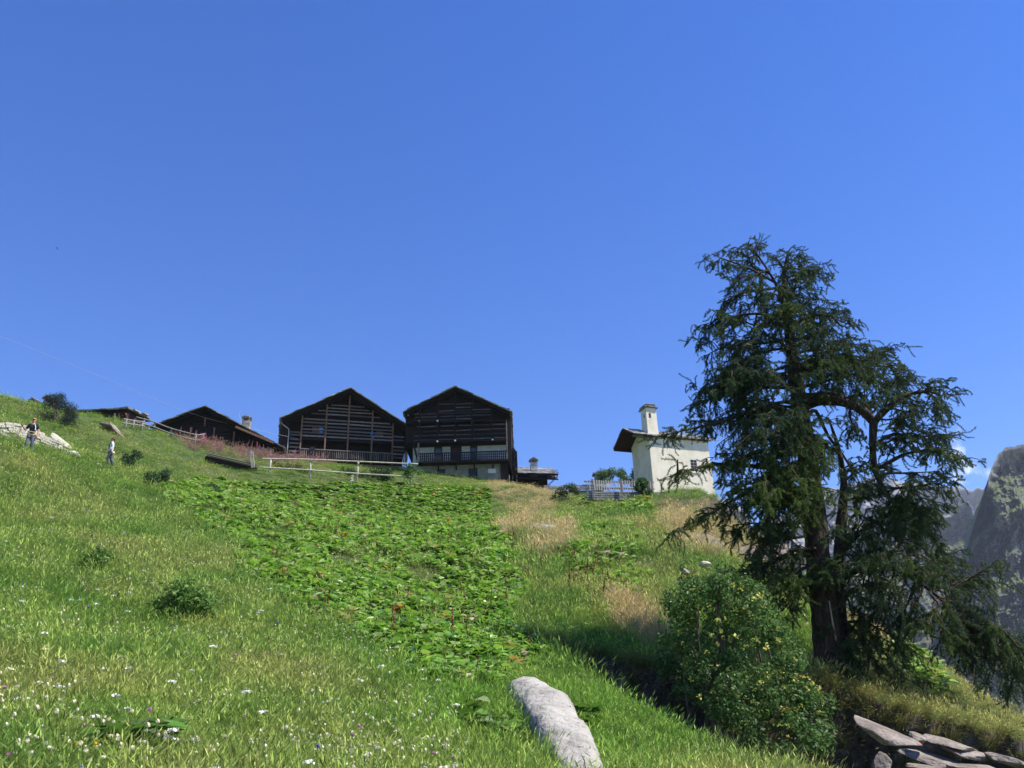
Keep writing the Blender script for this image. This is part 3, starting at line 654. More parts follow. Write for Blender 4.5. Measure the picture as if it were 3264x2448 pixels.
for zx in (1440, 1540, 1640, 1750, 1860):
    u = q(zx, 898, .2)[0]; MB().box(u-.05, u+.05, -.2, .095, wt3-.1, wt3).build('joist_end', M['dark_wood'], G5)
for (a, bq, t, bo) in ((1640, 1790, 965, 1020), (1420, 1550, 962, 1010)):
    ua, w1 = q(a, t); ub, w0 = q(bq, bo); fr = MB().box(ua, ub, .05, .098, w0, w1).build('window', M['dark_wood'], G5); MB().box(ua+.08, ub-.08, .035, .05, w0+.06, w1-.06).build('pane', M['glass'], fr)
a = q(1400, 575, 1.3); c = q(1985, 825, 1.3); MB().beam((a[0], -1.34, a[1]-.02), (c[0], -1.34, c[1]), .05, .2).build('barge_board', M['post_wood'], G5)
u, w = q(1560, 600, -1.5); cw = q(1640, 500, -1.5)[0]-q(1480, 500, -1.5)[0]
chimney(G5, u, 1.5, w-1.0, q(1560, 500, -1.5)[1], cw*.78, M['rubble'], 'stones')
a = q(1490, 540, -1.0); pts = [q(1490, 545, -1.0), q(1470, 470, -1.0), q(1455, 385, -1.0), q(1465, 360, -1.0)]
an = MB().tube([(u, 1.0, w) for u, w in pts], .022, 5); c = q(1500, 318, -1.0); an.tube([(pts[-1][0], 1.0, pts[-1][1]), (c[0], 1.0, c[1])], .018, 5)
an.build('antenna', M['metal'], G5)

# ---------- far left shed behind the slope
def z5(zx, zy): return zx/5.183, 1240+zy/5.183
F = Frame(350, 1352, 72, R(-3)); q = lambda zx, zy, v=0.0: F.uw(*z5(zx, zy), v)
G6 = empty('slope_shed', F.o, F.rz); tag(G6, 'low shed with red brown boards and a pale slab roof sunk behind the slope', 'shed')
u0_, u1 = q(1150, 380)[0], q(2135, 380)[0]; um = q(1890, 400)[0]; we = q(1800, 380)[1]
MB().box(um, u1-.05, 0, 4, -4, we-.02).build('wall', M['red_wood'], G6)
MB().box(u0_, um-.004, .5, 4, -4, we-.02).build('open_front', M['dark_wood_v'], G6)
ro = MB().boxc(((u0_+u1)/2, 1.9, we+.28), ((u1-u0_)/2, 0, .02), (0, 2.3, .28), (0, 0, .045)).build('roof', M['dark_wood'], G6)
sl = MB()
for i in range(6):
    x = u0_
    while x < u1:
        w_ = random.uniform(.35, .8); sl.boxc((x+w_/2, -.15+i*.75, we+.10+.093*i+random.uniform(0, .06)), (w_/2-.01, 0, random.uniform(-.02, .02)), (0, .5, .06), (0, 0, .05*random.uniform(.7, 1.7))); x += w_
sl.build('stone_slabs', M['slate'], ro)
for zx in (1960, 2075):
    u, w = q(zx, 440, .3); MB().beam((u, -.05, w-.12), (u+.1, -.45, w+.12), .12, .12).build('beam_end', M['post_wood'], G6)
for (zx, t, bo, dx) in ((1880, 405, 520, 0), (1425, 345, 440, 8), (1340, 385, 440, 0), (1495, 400, 460, 5)):
    u, w = q(zx, bo, .6); MB().beam((u, -.6, w-.5), (u+dx*.01, -.6, q(zx, t, .6)[1]), .12, .1, (0, 1, 0)).build('post', M['grey_wood'], G6)

# ---------- two chimneyed houses behind the far left crest
for (zx, zy0, zy1, w, y, lab) in ((562, 350, 215, .75, 64, 'stone house hidden behind the left crest, its twin-slot chimney leftmost on the skyline'),
                                 (800, 330, 175, .8, 66, 'stone house behind the dark conifer bush, only its broad chimney showing')):
    F = Frame(*z5(zx, zy0-45), y, R(-12)); zy1 -= 20; h = F.uw(*z5(zx, zy1), 0)[1]
    g = empty('stone_house', F.o, F.rz); tag(g, lab, 'house')
    MB().box(-2.2, 2.2, -.8, 3, -3.6, -.9).build('wall', M['rubble'], g)
    rr_ = MB().boxc((-1.2, 1, -.55), (1.3, 0, .45), (0, 2.2, 0), (0, 0, .06)).boxc((1.2, 1, -.55), (1.3, 0, -.45), (0, 2.2, 0), (0, 0, .06)).build('roof', M['slate'], g)
    chimney(rr_, 0, 0, -.6, h-.35, w*.82, M['rubble'], 'gable')

# ---------- chapel
def zc(zx, zy): return 1950+zx/4.609, 1260+zy/4.609
F = Frame(*zc(628, 1505), 60, R(19)); q = lambda zx, zy, v=0.0: F.uw(*zc(zx, zy), v)
G7 = empty('chapel', F.o, F.rz); tag(G7, 'small cream plastered chapel with a bell turret and a deep timber porch roof', 'chapel')
L = q(1480, 1100)[0]; hw = q(525, 592)[1]; Dp = 2.9; bat = q(525, 600)[0]
ut = q(1412, 592)[0]
bat = min(0.0, max(bat, -.05)); sl_ = .16
V = [(0, 0, -1.0), (L, 0, -1.0), (L, Dp, -1.0), (0, Dp, -1.0), (0, sl_*0, hw), (L-.12, 0, hw), (L-.12, Dp, hw), (0, Dp, hw), (0, Dp/2, hw+.85), (L-.12, Dp/2, hw+.85)]
MB().add(V, [(0, 1, 5, 4), (1, 2, 6, 9, 5), (2, 3, 7, 6), (3, 0, 4, 8, 7), (4, 5, 9, 8), (6, 7, 8, 9), (0, 3, 2, 1)]).build('wall', M['plaster'], G7)
MB().box(-.06, L+.04, -.07, Dp+.05, -1.2, -.02).build('plinth', M['rubble'], G7)
rise = .85; pf = 1.35
rb = MB()
for sgn, ya, yb in ((1, -.17, Dp/2), (-1, Dp+.28, Dp/2)):
    sl2 = rise/(Dp/2); za = hw-(.17 if sgn == 1 else .28)*sl2+.05; zb = hw+rise+.05
    rb.boxc(((L+.12-pf)/2-.02, (ya+yb)/2, (za+zb)/2), ((L+.12+pf)/2, 0, 0), (0, (yb-ya)/2, (zb-za)/2), (0, 0, .04))
ro = rb.build('roof', M['red_wood'], G7)
sb = MB()
for ya, yb in ((-.2, Dp/2+.05), (Dp+.32, Dp/2-.05)):
    n = 5
    for i in range(n):
        x = -pf-.04
        while x < L+.15:
            w_ = random.uniform(.28, .6); t0 = i/n-.04; t1 = (i+1.15)/n; y0_ = ya+(yb-ya)*t0; y1_ = ya+(yb-ya)*t1
            z0_ = hw+.05+rise*(1-abs(y0_-Dp/2)/(Dp/2)); z1_ = hw+.05+rise*(1-abs(y1_-Dp/2)/(Dp/2))
            sb.boxc((x+w_/2, (y0_+y1_)/2, (z0_+z1_)/2+.08+random.uniform(0, .04)), (w_/2-.008, 0, random.uniform(-.02, .02)), (0, (y1_-y0_)/2, (z1_-z0_)/2-.02), (0, 0, .03*random.uniform(.7, 1.8))); x += w_
sb.build('stone_slabs', M['slate'], ro)
for ya in (-.1, Dp/2-.1, Dp/2+.1, Dp+.2): MB().box(-pf-.05, .3, ya-.06, ya+.06, hw+rise*(1-abs(ya-Dp/2)/(Dp/2))-.17, hw+rise*(1-abs(ya-Dp/2)/(Dp/2))-.03).build('purlin', M['red_wood'], ro)
# bell turret on the near slope
tl, tr = q(512, 545, -.25)[0], q(668, 545, -.25)[0]; tt = q(560, 200, -.25)[1]; tb = hw-.05; tw = tr-tl
T1 = MB(); cx = (tl+tr)/2; dx = -.0
T1.add([(tl, .05, tb), (tr, .05, tb), (tr, .05+tw, tb), (tl, .05+tw, tb), (tl+.02, .07, tt), (tr-.03, .07, tt), (tr-.03, .03+tw, tt), (tl+.02, .03+tw, tt)],
       [(0, 1, 5, 4), (1, 2, 6, 5), (2, 3, 7, 6), (3, 0, 4, 7), (4, 5, 6, 7), (0, 3, 2, 1)])
tu = T1.build('bell_turret', M['plaster'], G7)
u, w0 = q(560, 330, -.1); w1 = q(560, 262, -.1)[1]; oh = MB(); pl = [(u-.075, w0), (u+.075, w0)]+[(u+.075*math.cos(R(k*30)), w1-.08+.08*math.sin(R(k*30))) for k in range(7)]
oh.prism(pl, .045, .16).build('arched_opening', M['red_wood'], tu)
oh = MB(); pl = [(.35, w0-.1), (.5, w0-.1)]+[(.425+.075*math.cos(R(k*30)), w1-.08+.08*math.sin(R(k*30))) for k in range(7)]
oh.add([(tl-.006+.02, y, z) for y, z in pl]+[(tl+.1, y, z) for y, z in pl], [tuple(range(len(pl))), tuple(range(2*len(pl)-1, len(pl)-1, -1))]).build('arched_opening', M['dark'], tu)
cp = MB()
for k in range(12):
    cp.boxc((cx-.03+random.uniform(-.16, .16), .05+tw/2+random.uniform(-.16, .16), tt+.03+.05*(k % 4)+(.06 if k > 6 else 0)), (tw*(.5-.05*(k//4)), 0, random.uniform(-.04, .04)), (0, tw*(.5-.05*(k//4)), random.uniform(-.03, .03)), (0, 0, .022))
cp.build('turret_cap', M['slate'], tu)
# window with splayed reveal
ua, w1 = q(1148, 945); ub, w0 = q(1262, 1122); ua2, wt4 = q(1140, 905); ub2, wb4 = q(1308, 1135)
fr = MB(); O = [(ua2, wb4), (ub2, wb4), (ub2, wt4), (ua2, wt4)]; I = [(ua+.02, w0), (ub, w0), (ub, w1), (ua+.02, w1)]
fr.add([(a, -.012, b) for a, b in O]+[(a, -.004, b) for a, b in I], [(0, 1, 5, 4), (1, 2, 6, 5), (2, 3, 7, 6), (3, 0, 4, 7)])
fr.box(ua2-.05, ub2+.05, -.06, .0, wb4-.09, wb4)
wn = fr.build('window', M['plaster'], G7)
MB().box(ua+.02, ub, -.003, .02, w0, w1).build('pane', M['dark'], wn)
gb = MB()
for k in range(1, 4): gb.box(ua+.02, ub, -.016, -.004, w0+(w1-w0)*k/4-.012, w0+(w1-w0)*k/4+.012)
gb.box((ua+ub)/2-.012, (ua+ub)/2+.012, -.022, -.017, w0, w1); gb.build('window_bars', M['metal'], wn)
# gable face openings (left face), in the shade
gd = MB().box(-.02, .1, Dp*.30, Dp*.52, .15, 1.0).build('doorway', M['dark_wood_v'], G7)
MB().box(-.02, .1, Dp*.08, Dp*.2, .25, .95).build('niche', M['dark'], G7)
a = q(1025, 425, -1.3); c = q(1062, 555, -1.3); MB().beam((a[0], 1.3, a[1]), (c[0], 1.3, c[1]-.3), .08, .08).build('vent_pipe', M['metal'], ro)

# ---------- cable, parasol
cb = crv([P(-250, 1000, 64), P(0, 1072, 66), P(300, 1192, 69), P(603, 1315, 71.5), P(793, 1365, 74.5), P(960, 1400, 79.2)], 40)
tag(MB().tube(cb, .012, 5).build('power_cable', M['metal']), 'thin grey cable crossing the sky down to the slatted barn', 'cable')
b = P(1287, 1487, 78.5); ps = empty('parasol', b); ps.scale = (.75, .75, .75); tag(ps, 'closed blue and white striped parasol standing at the right corner of the slatted barn', 'parasol')
MB().tube([(0, 0, -.6), (.12, 0, 1.95)], .03, 6).build('pole', M['metal'], ps)
for k in range(12):
    a0 = k*math.pi/6; a1 = (k+1)*math.pi/6; V = []
    for j in range(7):
        t = j/6; r = .04+.34*(1-t)*(.75+.25*math.cos(3*a0)); z = .25+1.6*t
        for a in (a0, a1): V.append((.12*z/1.9+r*math.cos(a)*(1+.2*math.sin(k*2.1)), r*math.sin(a), z))
    for j in range(7): pass
    MB().add(V, [(2*j, 2*j+1, 2*j+3, 2*j+2) for j in range(6)]).build('canopy_stripe', M['white_cloth'] if k % 2 else M['blue_cloth'], ps)
# ------------------------------------------------------------------ ground vegetation (countless: scattered clumps)
LIB = {}
def leafmesh(name, V, F3, F4, col, m):
    """a clump mesh kept outside the scene; col = per-vertex multiplier"""
    me = bpy.data.meshes.new(name); V = np.asarray(V, np.float32)
    me.vertices.add(len(V)); me.vertices.foreach_set('co', V.ravel())
    F3 = np.asarray(F3, int).reshape(-1, 3); F4 = np.asarray(F4, int).reshape(-1, 4)
    me.loops.add(F3.size+F4.size); me.loops.foreach_set('vertex_index', np.concatenate([F3.ravel(), F4.ravel()]).astype(np.int32))
    st = np.concatenate([np.arange(len(F3))*3, F3.size+np.arange(len(F4))*4]).astype(np.int32)
    me.polygons.add(len(st)); me.polygons.foreach_set('loop_start', st)
    at = me.attributes.new('vcol', 'FLOAT_COLOR', 'POINT'); at.data.foreach_set('color', np.concatenate([np.asarray(col, np.float32), np.ones((len(V), 1), np.float32)], 1).ravel())
    me.update(calc_edges=True); me.materials.append(m)
    return bpy.data.objects.new(name, me)
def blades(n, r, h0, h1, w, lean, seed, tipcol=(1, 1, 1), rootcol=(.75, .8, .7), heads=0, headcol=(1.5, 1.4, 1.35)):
    g = np.random.default_rng(seed); V = []; C = []; F3 = []; F4 = []
    for i in range(n):
        a = g.uniform(0, 6.283); rr = r*math.sqrt(g.uniform()); b = np.array([rr*math.cos(a), rr*math.sin(a), -.04])
        h = g.uniform(h0, h1); la = g.uniform(0, 6.283); l = np.array([math.cos(la), math.sin(la), 0])*lean*h*g.uniform(.2, 1.1) + np.array([.22, -.05, 0])*h*lean
        s = np.array([-math.sin(a*3.1), math.cos(a*3.1), 0])*w*g.uniform(.6, 1.2)/2
        m_ = b+l*.35+np.array([0, 0, h*.6]); t = b+l*1.15+np.array([0, 0, h*g.uniform(.82, 1.0)])
        k = len(V); V += [b-s, b+s, m_+s*.85, m_-s*.85, t]; F4.append((k, k+1, k+2, k+3)); F3.append((k+3, k+2, k+4))
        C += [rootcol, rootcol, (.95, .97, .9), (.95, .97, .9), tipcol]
        if i < heads:
            d = (t-m_)/np.linalg.norm(t-m_); k = len(V); s2 = s/np.linalg.norm(s)*.011
            V += [t-d*.02, t+d*.05+s2, t+d*.13, t+d*.05-s2]; F4.append((k, k+1, k+2, k+3)); C += [headcol]*4
    return V, F3, F4, C
def herb(n, r, h, ls, seed, up=.5):
    g = np.random.default_rng(seed); V = []; F4 = []; C = []
    for i in range(n):
        a = g.uniform(0, 6.283); rr = r*math.sqrt(g.uniform()); z = h*g.uniform(.15, 1)
        c = np.array([rr*math.cos(a), rr*math.sin(a), z]); d = g.normal(size=3)*np.array([1, 1, .5]); d[2] += .25; d /= np.linalg.norm(d)
        nn = np.array([g.normal()*.5, g.normal()*.5, up+.5]); s = np.cross(d, nn); s /= np.linalg.norm(s)+1e-9
        L = ls*g.uniform(.6, 1.3); w = L*g.uniform(.28, .5); k = len(V)
        V += [c-d*L/2, c+s*w/2+d*L*.05, c+d*L/2-np.array([0, 0, L*.15]), c-s*w/2+d*L*.05]; F4.append((k, k+1, k+2, k+3)); v = g.uniform(.75, 1.2); C += [(v, v, v)]*4
    return V, [], F4, C
def dock(n, seed, R0=.22, H0=.32):
    """rosette of broad heart-shaped leaves on long stalks"""
    g = np.random.default_rng(seed); V = []; F3 = []; F4 = []; C = []
    for i in range(n):
        a = i*2.4+g.uniform(-.4, .4); el = g.uniform(.25, 1.0); hz = H0*g.uniform(.45, 1.15); rd = R0*g.uniform(.35, 1.2)
        rad = np.array([math.cos(a), math.sin(a), 0]); base = rad*rd*.5+np.array([0, 0, hz*.8]); L = g.uniform(.15, .26); w = L*g.uniform(.7, .9)
        d = rad*math.cos(el*.7)+np.array([0, 0, g.uniform(-.35, .45)]); d /= np.linalg.norm(d); s = np.cross(d, [0, 0, 1]); s /= np.linalg.norm(s); tw = g.uniform(-.5, .5); nn = np.cross(s, d); s = s*math.cos(tw)+nn*math.sin(tw); nn = np.cross(s, d)
        k = len(V)
        st = [(-.06, .0, 0), (-.10, .30, .10), (.22, .5, .10), (.6, .38, .07), (1, 0, -.10), (.6, -.38, .07), (.22, -.5, .10), (-.10, -.30, .10), (.3, 0, -.03), (.65, 0, -.02)]
        for t, q_, z in st: V.append(base+d*L*t+s*w*q_+nn*L*z*(1+.0*i))
        F4 += [(k, k+1, k+2, k+8), (k+8, k+2, k+3, k+9), (k+6, k+7, k, k+8), (k+5, k+6, k+8, k+9)]; F3 += [(k+9, k+3, k+4), (k+5, k+9, k+4)]
        v = g.uniform(.7, 1.2); yl = g.uniform(.9, 1.15); pl = g.uniform() < .24; C += [(v*yl*(2.0 if pl else 1), v*(1.35 if pl else 1), v*(4 if pl else .9))]*10  # some leaves paler: pale undersides, and sheen put into the leaf colour
        k = len(V); s3 = np.array([-rad[1], rad[0], 0])*.006
        V += [rad*.02-s3, rad*.02+s3, base+s3, base-s3]; F4.append((k, k+1, k+2, k+3)); C += [(.9, .7, .5)]*4
    return V, F3, F4, C
def spike(h, seed, col, nb=26, r=.03):
    g = np.random.default_rng(seed); V = []; F4 = []; C = []
    k = 0; V += [np.array([-.006, 0, 0]), np.array([.006, 0, 0]), np.array([.006, .0, h]), np.array([-.006, 0, h])]; F4.append((0, 1, 2, 3)); C += [(.6, .5, .3)]*4
    for i in range(nb):
        z = h*(.4+.6*i/nb); rr = r*(1.1-.7*i/nb); a = g.uniform(0, 6.28); c = np.array([rr*math.cos(a)*.7, rr*math.sin(a)*.7, z]); s = np.array([math.cos(a), math.sin(a), .3])*rr; t = np.array([-math.sin(a), math.cos(a), 0])*rr*.8; u = np.array([0, 0, rr*1.4])
        k = len(V); V += [c-t, c+s-u*.3, c+t, c-s*.3+u]; F4.append((k, k+1, k+2, k+3)); v = g.uniform(.7, 1.3); C += [(col[0]*v, col[1]*v, col[2]*v)]*4
    return V, [], F4, C
def umbel(h, R_, seed, col=(1, 1, .97), n=26, flat=.12):
    g = np.random.default_rng(seed); V = [(-.004, 0, 0), (.004, 0, 0), (.004, 0, h), (-.004, 0, h)]; F4 = [(0, 1, 2, 3)]; C = [(.25, .35, .12)]*4
    for i in range(n):
        a = g.uniform(0, 6.28); rr = R_*math.sqrt(g.uniform()); c = np.array([rr*math.cos(a), rr*math.sin(a), h-rr*rr/R_*flat*3+g.uniform(0, .01)]); s = R_*.26
        k = len(V); b = g.uniform(0, 6.28); e = np.array([math.cos(b), math.sin(b), g.uniform(-.9, .9)])*s; f = np.array([-math.sin(b), math.cos(b), g.uniform(-.9, .9)])*s
        V += [c-e, c-f, c+e, c+f]; F4.append((k, k+1, k+2, k+3)); v = g.uniform(.85, 1.1); C += [(col[0]*v, col[1]*v, col[2]*v)]*4
    return V, [], F4, C
def ball(h, r, seed, n=14, col=(1, 1, 1), stem=(.3, .4, .15)):
    g = np.random.default_rng(seed); V = [(-.001, 0, h*.7), (.001, 0, h*.7), (.001, 0, h), (-.001, 0, h)]; F4 = [(0, 1, 2, 3)]; C = [stem]*4
    for i in range(n):
        d = g.normal(size=3); d /= np.linalg.norm(d); c = np.array([0, 0, h])+d*r*.6; e = np.cross(d, [.3, .5, .8]); e /= np.linalg.norm(e); f = np.cross(d, e); k = len(V)
        V += [c-e*r*.6, c-f*r*.6, c+e*r*.6+d*r*.3, c+f*r*.6]; F4.append((k, k+1, k+2, k+3)); v = g.uniform(.8, 1.15); C += [(col[0]*v, col[1]*v, col[2]*v)]*4
    return V, [], F4, C
Mgrass = mat_tint('grass_blade', .55, .25, .35); Mdock = mat_tint('dock_leaf', .30, .7, .35); Mflow = mat_tint('flower_petal', .7, .1, .25)
def lib(key, items, m):
    c = bpy.data.collections.new(key)
    for i, it in enumerate(items): c.objects.link(leafmesh('%s_%02d' % (key, i), it[0], it[1], it[2], it[3], m))
    LIB[key] = c
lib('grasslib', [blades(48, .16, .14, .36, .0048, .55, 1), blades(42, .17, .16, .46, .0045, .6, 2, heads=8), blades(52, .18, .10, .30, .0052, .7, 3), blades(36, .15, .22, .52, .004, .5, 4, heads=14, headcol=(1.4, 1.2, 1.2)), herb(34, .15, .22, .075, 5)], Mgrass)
lib('drylib', [blades(46, .15, .25, .6, .007, .6, 11, (1.15, 1.1, 1.0), (.7, .72, .6), heads=10, headcol=(1.25, 1.15, 1.0)), blades(40, .15, .2, .5, .008, .8, 12), blades(50, .12, .3, .7, .006, .5, 13, heads=14, headcol=(1.3, 1.15, 1.0))], Mgrass)
lib('docklib', [dock(9, 21), dock(7, 22, .2, .26), dock(11, 23, .26, .36), dock(8, 24, .24, .30)], Mdock)
lib('spikelib', [spike(.75, 31, (1, 1, 1)), spike(.6, 32, (1, .9, .8)), spike(.9, 33, (1, 1, 1), 34, .04)], Mflow)
lib('umbellib', [umbel(.26, .045, 41), umbel(.30, .055, 42), umbel(.22, .04, 43, (1, .9, .9))], Mflow)
lib('balllib', [ball(.22, .013, 51, stem=(.12, .3, .1)), ball(.27, .015, 52, stem=(.12, .3, .1)), ball(.18, .011, 53, stem=(.12, .3, .1))], Mflow)
lib('herblib', [herb(60, .17, .35, .09, 61), herb(50, .15, .28, .07, 62), herb(70, .2, .42, .08, 63)], Mgrass)
def scatter(name, key, pts, rot, sc, idx, tint, label, cat):
    me = bpy.data.meshes.new(name); n = len(pts); me.vertices.add(n); me.vertices.foreach_set('co', np.asarray(pts, np.float32).ravel())
    a = me.attributes.new('rot', 'FLOAT_VECTOR', 'POINT'); a.data.foreach_set('vector', np.asarray(rot, np.float32).ravel())
    a = me.attributes.new('sc', 'FLOAT_VECTOR', 'POINT'); a.data.foreach_set('vector', np.asarray(sc, np.float32).ravel())
    a = me.attributes.new('idx', 'INT', 'POINT'); a.data.foreach_set('value', np.asarray(idx, np.int32))
    a = me.attributes.new('tint', 'FLOAT_COLOR', 'POINT'); a.data.foreach_set('color', np.concatenate([np.asarray(tint, np.float32), np.ones((n, 1), np.float32)], 1).ravel())
    o = bpy.data.objects.new(name, me); COL.objects.link(o); tag(o, label, cat, None, 'stuff')
    ng = bpy.data.node_groups.new(name, 'GeometryNodeTree'); N = ng.nodes; L = ng.links
    ng.interface.new_socket(name='Geometry', in_out='INPUT', socket_type='NodeSocketGeometry'); ng.interface.new_socket(name='Geometry', in_out='OUTPUT', socket_type='NodeSocketGeometry')
    gi = N.new('NodeGroupInput'); go = N.new('NodeGroupOutput'); ip = N.new('GeometryNodeInstanceOnPoints'); ci = N.new('GeometryNodeCollectionInfo')
    ci.inputs['Collection'].default_value = LIB[key]; ci.inputs['Separate Children'].default_value = True; ci.inputs['Reset Children'].default_value = True
    def na(nm, ty):
        x = N.new('GeometryNodeInputNamedAttribute'); x.data_type = ty; x.inputs[0].default_value = nm; return x.outputs['Attribute']
    er = N.new('FunctionNodeEulerToRotation'); L.new(na('rot', 'FLOAT_VECTOR'), er.inputs[0])
    L.new(gi.outputs[0], ip.inputs['Points']); L.new(ci.outputs[0], ip.inputs['Instance']); ip.inputs['Pick Instance'].default_value = True
    L.new(na('idx', 'INT'), ip.inputs['Instance Index']); L.new(er.outputs[0], ip.inputs['Rotation']); L.new(na('sc', 'FLOAT_VECTOR'), ip.inputs['Scale']); L.new(ip.outputs[0], go.inputs[0])
    md = o.modifiers.new('scatter', 'NODES'); md.node_group = ng
    return o
# --- zones, as plan-view outlines found on the slope
DOCKP = [(505,1562),(640,1528),(900,1540),(1150,1540),(1420,1552),(1560,1560),(1560,1625),(1640,1760),(1610,1800),(1690,1890),(1600,1960),(1640,2060),(1745,2085),(1700,2165),(1560,2200),(1350,2160),(1110,2035),(960,1985),(870,1885),(760,1810),(740,1745),(600,1640)]
DRYP = [[(1550,1540),(1700,1525),(1790,1570),(1760,1640),(1680,1650),(1580,1600)], [(1570,1680),(1700,1650),(1830,1690),(1840,1760),(1740,1790),(1640,1730)], [(2080,1610),(2300,1590),(2430,1680),(2500,1760),(2350,1790),(2150,1760)], [(1930,1900),(2110,1960),(2150,2060),(2060,2080),(1960,2000)], [(2700,1900),(2900,2010),(2880,2080),(2700,2000)]]
SPARSEP = [[(1700,1700),(1850,1640),(2000,1650),(2050,1760),(2060,1900),(1900,1890),(1780,1800)], [(1840,1580),(2080,1590),(2080,1640),(1850,1630)], [(2850,2050),(3050,2180),(3000,2230),(2850,2150)]]
def zonemask(poly, px, py, x, y, amp=1.0):
    """outline test in plan, with a ragged border"""
    n = 26*amp
    return inpoly(poly, px+(fbm(x*.8, y*.8, 3, 77)-.5)*n*2*np.clip(30/np.maximum(y, 8), .5, 3), py+(fbm(x*.8+40, y*.8, 3, 78)-.5)*n*np.clip(30/np.maximum(y, 8), .5, 3))
def sample(y0, y1, dens, xl=.66, xr=.68, pad=1.5):
    n = int((y1-y0)*((xl+xr)*(y0+y1)/2+2*pad)*dens); y = np.sqrt(rng.uniform(y0*y0, y1*y1, int(n*1.0))); x = rng.uniform(-xl, xr, len(y))*y + rng.choice([-1, 1], len(y))*rng.uniform(0, pad, len(y))
    return x, y
def slopeN(x, y, e=.12):
    return (H(x+e, y)-H(x-e, y))/(2*e), (H(x, y+e)-H(x, y-e))/(2*e)
BANDS = [(4.5, 9, 340, .46), (9, 15, 200, .58), (15, 26, 80, .8), (26, 45, 28, 1.1), (45, 82, 12, 1.35)]
pts = []; scs = []
for (a, b, d, s) in BANDS:
    x, y = sample(a, b, d); pts.append(np.stack([x, y], 1)); scs.append(np.full(len(x), s))
pts = np.concatenate(pts); scs = np.concatenate(scs); x, y = pts.T
z = H(x, y); px, py = project(np.stack([x, y, z], 1)); sx, sy = slopeN(x, y); stp = np.hypot(sx, sy)
gul = carve(x, y)
BLD = [P(*q_) for q_ in ((1655,2225,13.3), (1722,2300,12.2), (1795,2410,10.9), (1870,2530,9.6))]; BLD = [tuple(b_[:2]) for b_ in BLD]
keep = (dpoly(BLD, x, y) > .27) & (stp < 1.25) & ~((gul > .45) & (rng.uniform(size=len(x)) < .8)) & (px > -250) & (px < 3500) & (py < 2700)
x, y, z, px, py, scs, gul, stp = (a[keep] for a in (x, y, z, px, py, scs, gul, stp))
dockz = zonemask(DOCKP, px, py, x, y)
sparse = np.zeros(len(x), bool)
for p_ in SPARSEP: sparse |= zonemask(p_, px, py, x, y)
dryz = np.zeros(len(x), bool)
for p_ in DRYP: dryz |= zonemask(p_, px, py, x, y, .7)
u = rng.uniform(size=len(x)); n1 = fbm(x*.35, y*.35, 3, 101); n2 = fbm(x*1.4, y*1.4, 3, 102); n3 = fbm(x*.12, y*.12, 2, 103)
def mixc(a, b, t): return np.asarray(a)[None]*(1-t[:, None])+np.asarray(b)[None]*t[:, None]
G0, G1c, G2c, G3c = (.085, .175, .030), (.16, .245, .055), (.27, .28, .10), (.40, .29, .12)
tint = mixc(G0, G1c, smooth(.3, .7, n2)); tint = tint + (np.array(G2c)-tint)*(smooth(.45, .75, n1)*.5)[:, None]
rightside = smooth(1700, 2100, px)*smooth(2000, 1700, py)
tint = tint + (np.array((.24, .24, .085))-tint)*(.55*rightside*smooth(.3, .6, n1))[:, None]
rslope = smooth(2620, 2760, px); tint = tint + (np.array((.30, .30, .11))-tint)*(.65*rslope)[:, None]; scs = scs*(1-.38*rslope)
bright = smooth(900, 1500, px)*smooth(1950, 2150, py)*smooth(2300, 2000, px)
tint = tint + (np.array((.12, .24, .035))-tint)*(.55*bright)[:, None]
tint *= np.array((1.12, 1.06, .95)); tint *= (.75+1.0*rng.uniform(size=len(x)))[:, None]
isdry = dryz & (u < .1+.85*smooth(.34, .58, n2))
gkeep = ~(dockz & (u < .72)) & ~isdry & ~(sparse & (u < .3))
def emit(name, key, k, m, label, cat, scm=1.0, tintm=None, nidx=5, zoff=0.0, probs=None, smin=.8, smax=1.25):
    n = int(m.sum()); s = scs[m]*scm*rng.uniform(smin, smax, n)
    rot = np.stack([rng.normal(0, .10, n), rng.normal(0, .10, n), rng.uniform(0, 6.283, n)*0+rng.uniform(-.9, .9, n)+rng.choice([0, 3.14], n, p=[.75, .25])], 1)
    idx = rng.choice(nidx, n, p=probs)
    scatter(name, key, np.stack([x[m], y[m], z[m]+zoff], 1), rot, np.stack([s, s, s*rng.uniform(.75, 1.2, n)*(1-.38*smooth(24, 60, y[m])-.22*smooth(52, 60, y[m]))], 1), idx, tint[m] if tintm is None else tintm, label, cat)
emit('meadow_grass', 'grasslib', 0, gkeep, 'green flowering meadow grass covering the hillside', 'grass', probs=[.27, .21, .22, .12, .18])
t2 = mixc((.42, .36, .17), (.58, .47, .25), rng.uniform(size=int(isdry.sum())))*rng.uniform(.8, 1.15, int(isdry.sum()))[:, None]
emit('dry_grass', 'drylib', 0, isdry, 'straw coloured dry grass on knolls and around rocks', 'grass', .95, t2, 3)
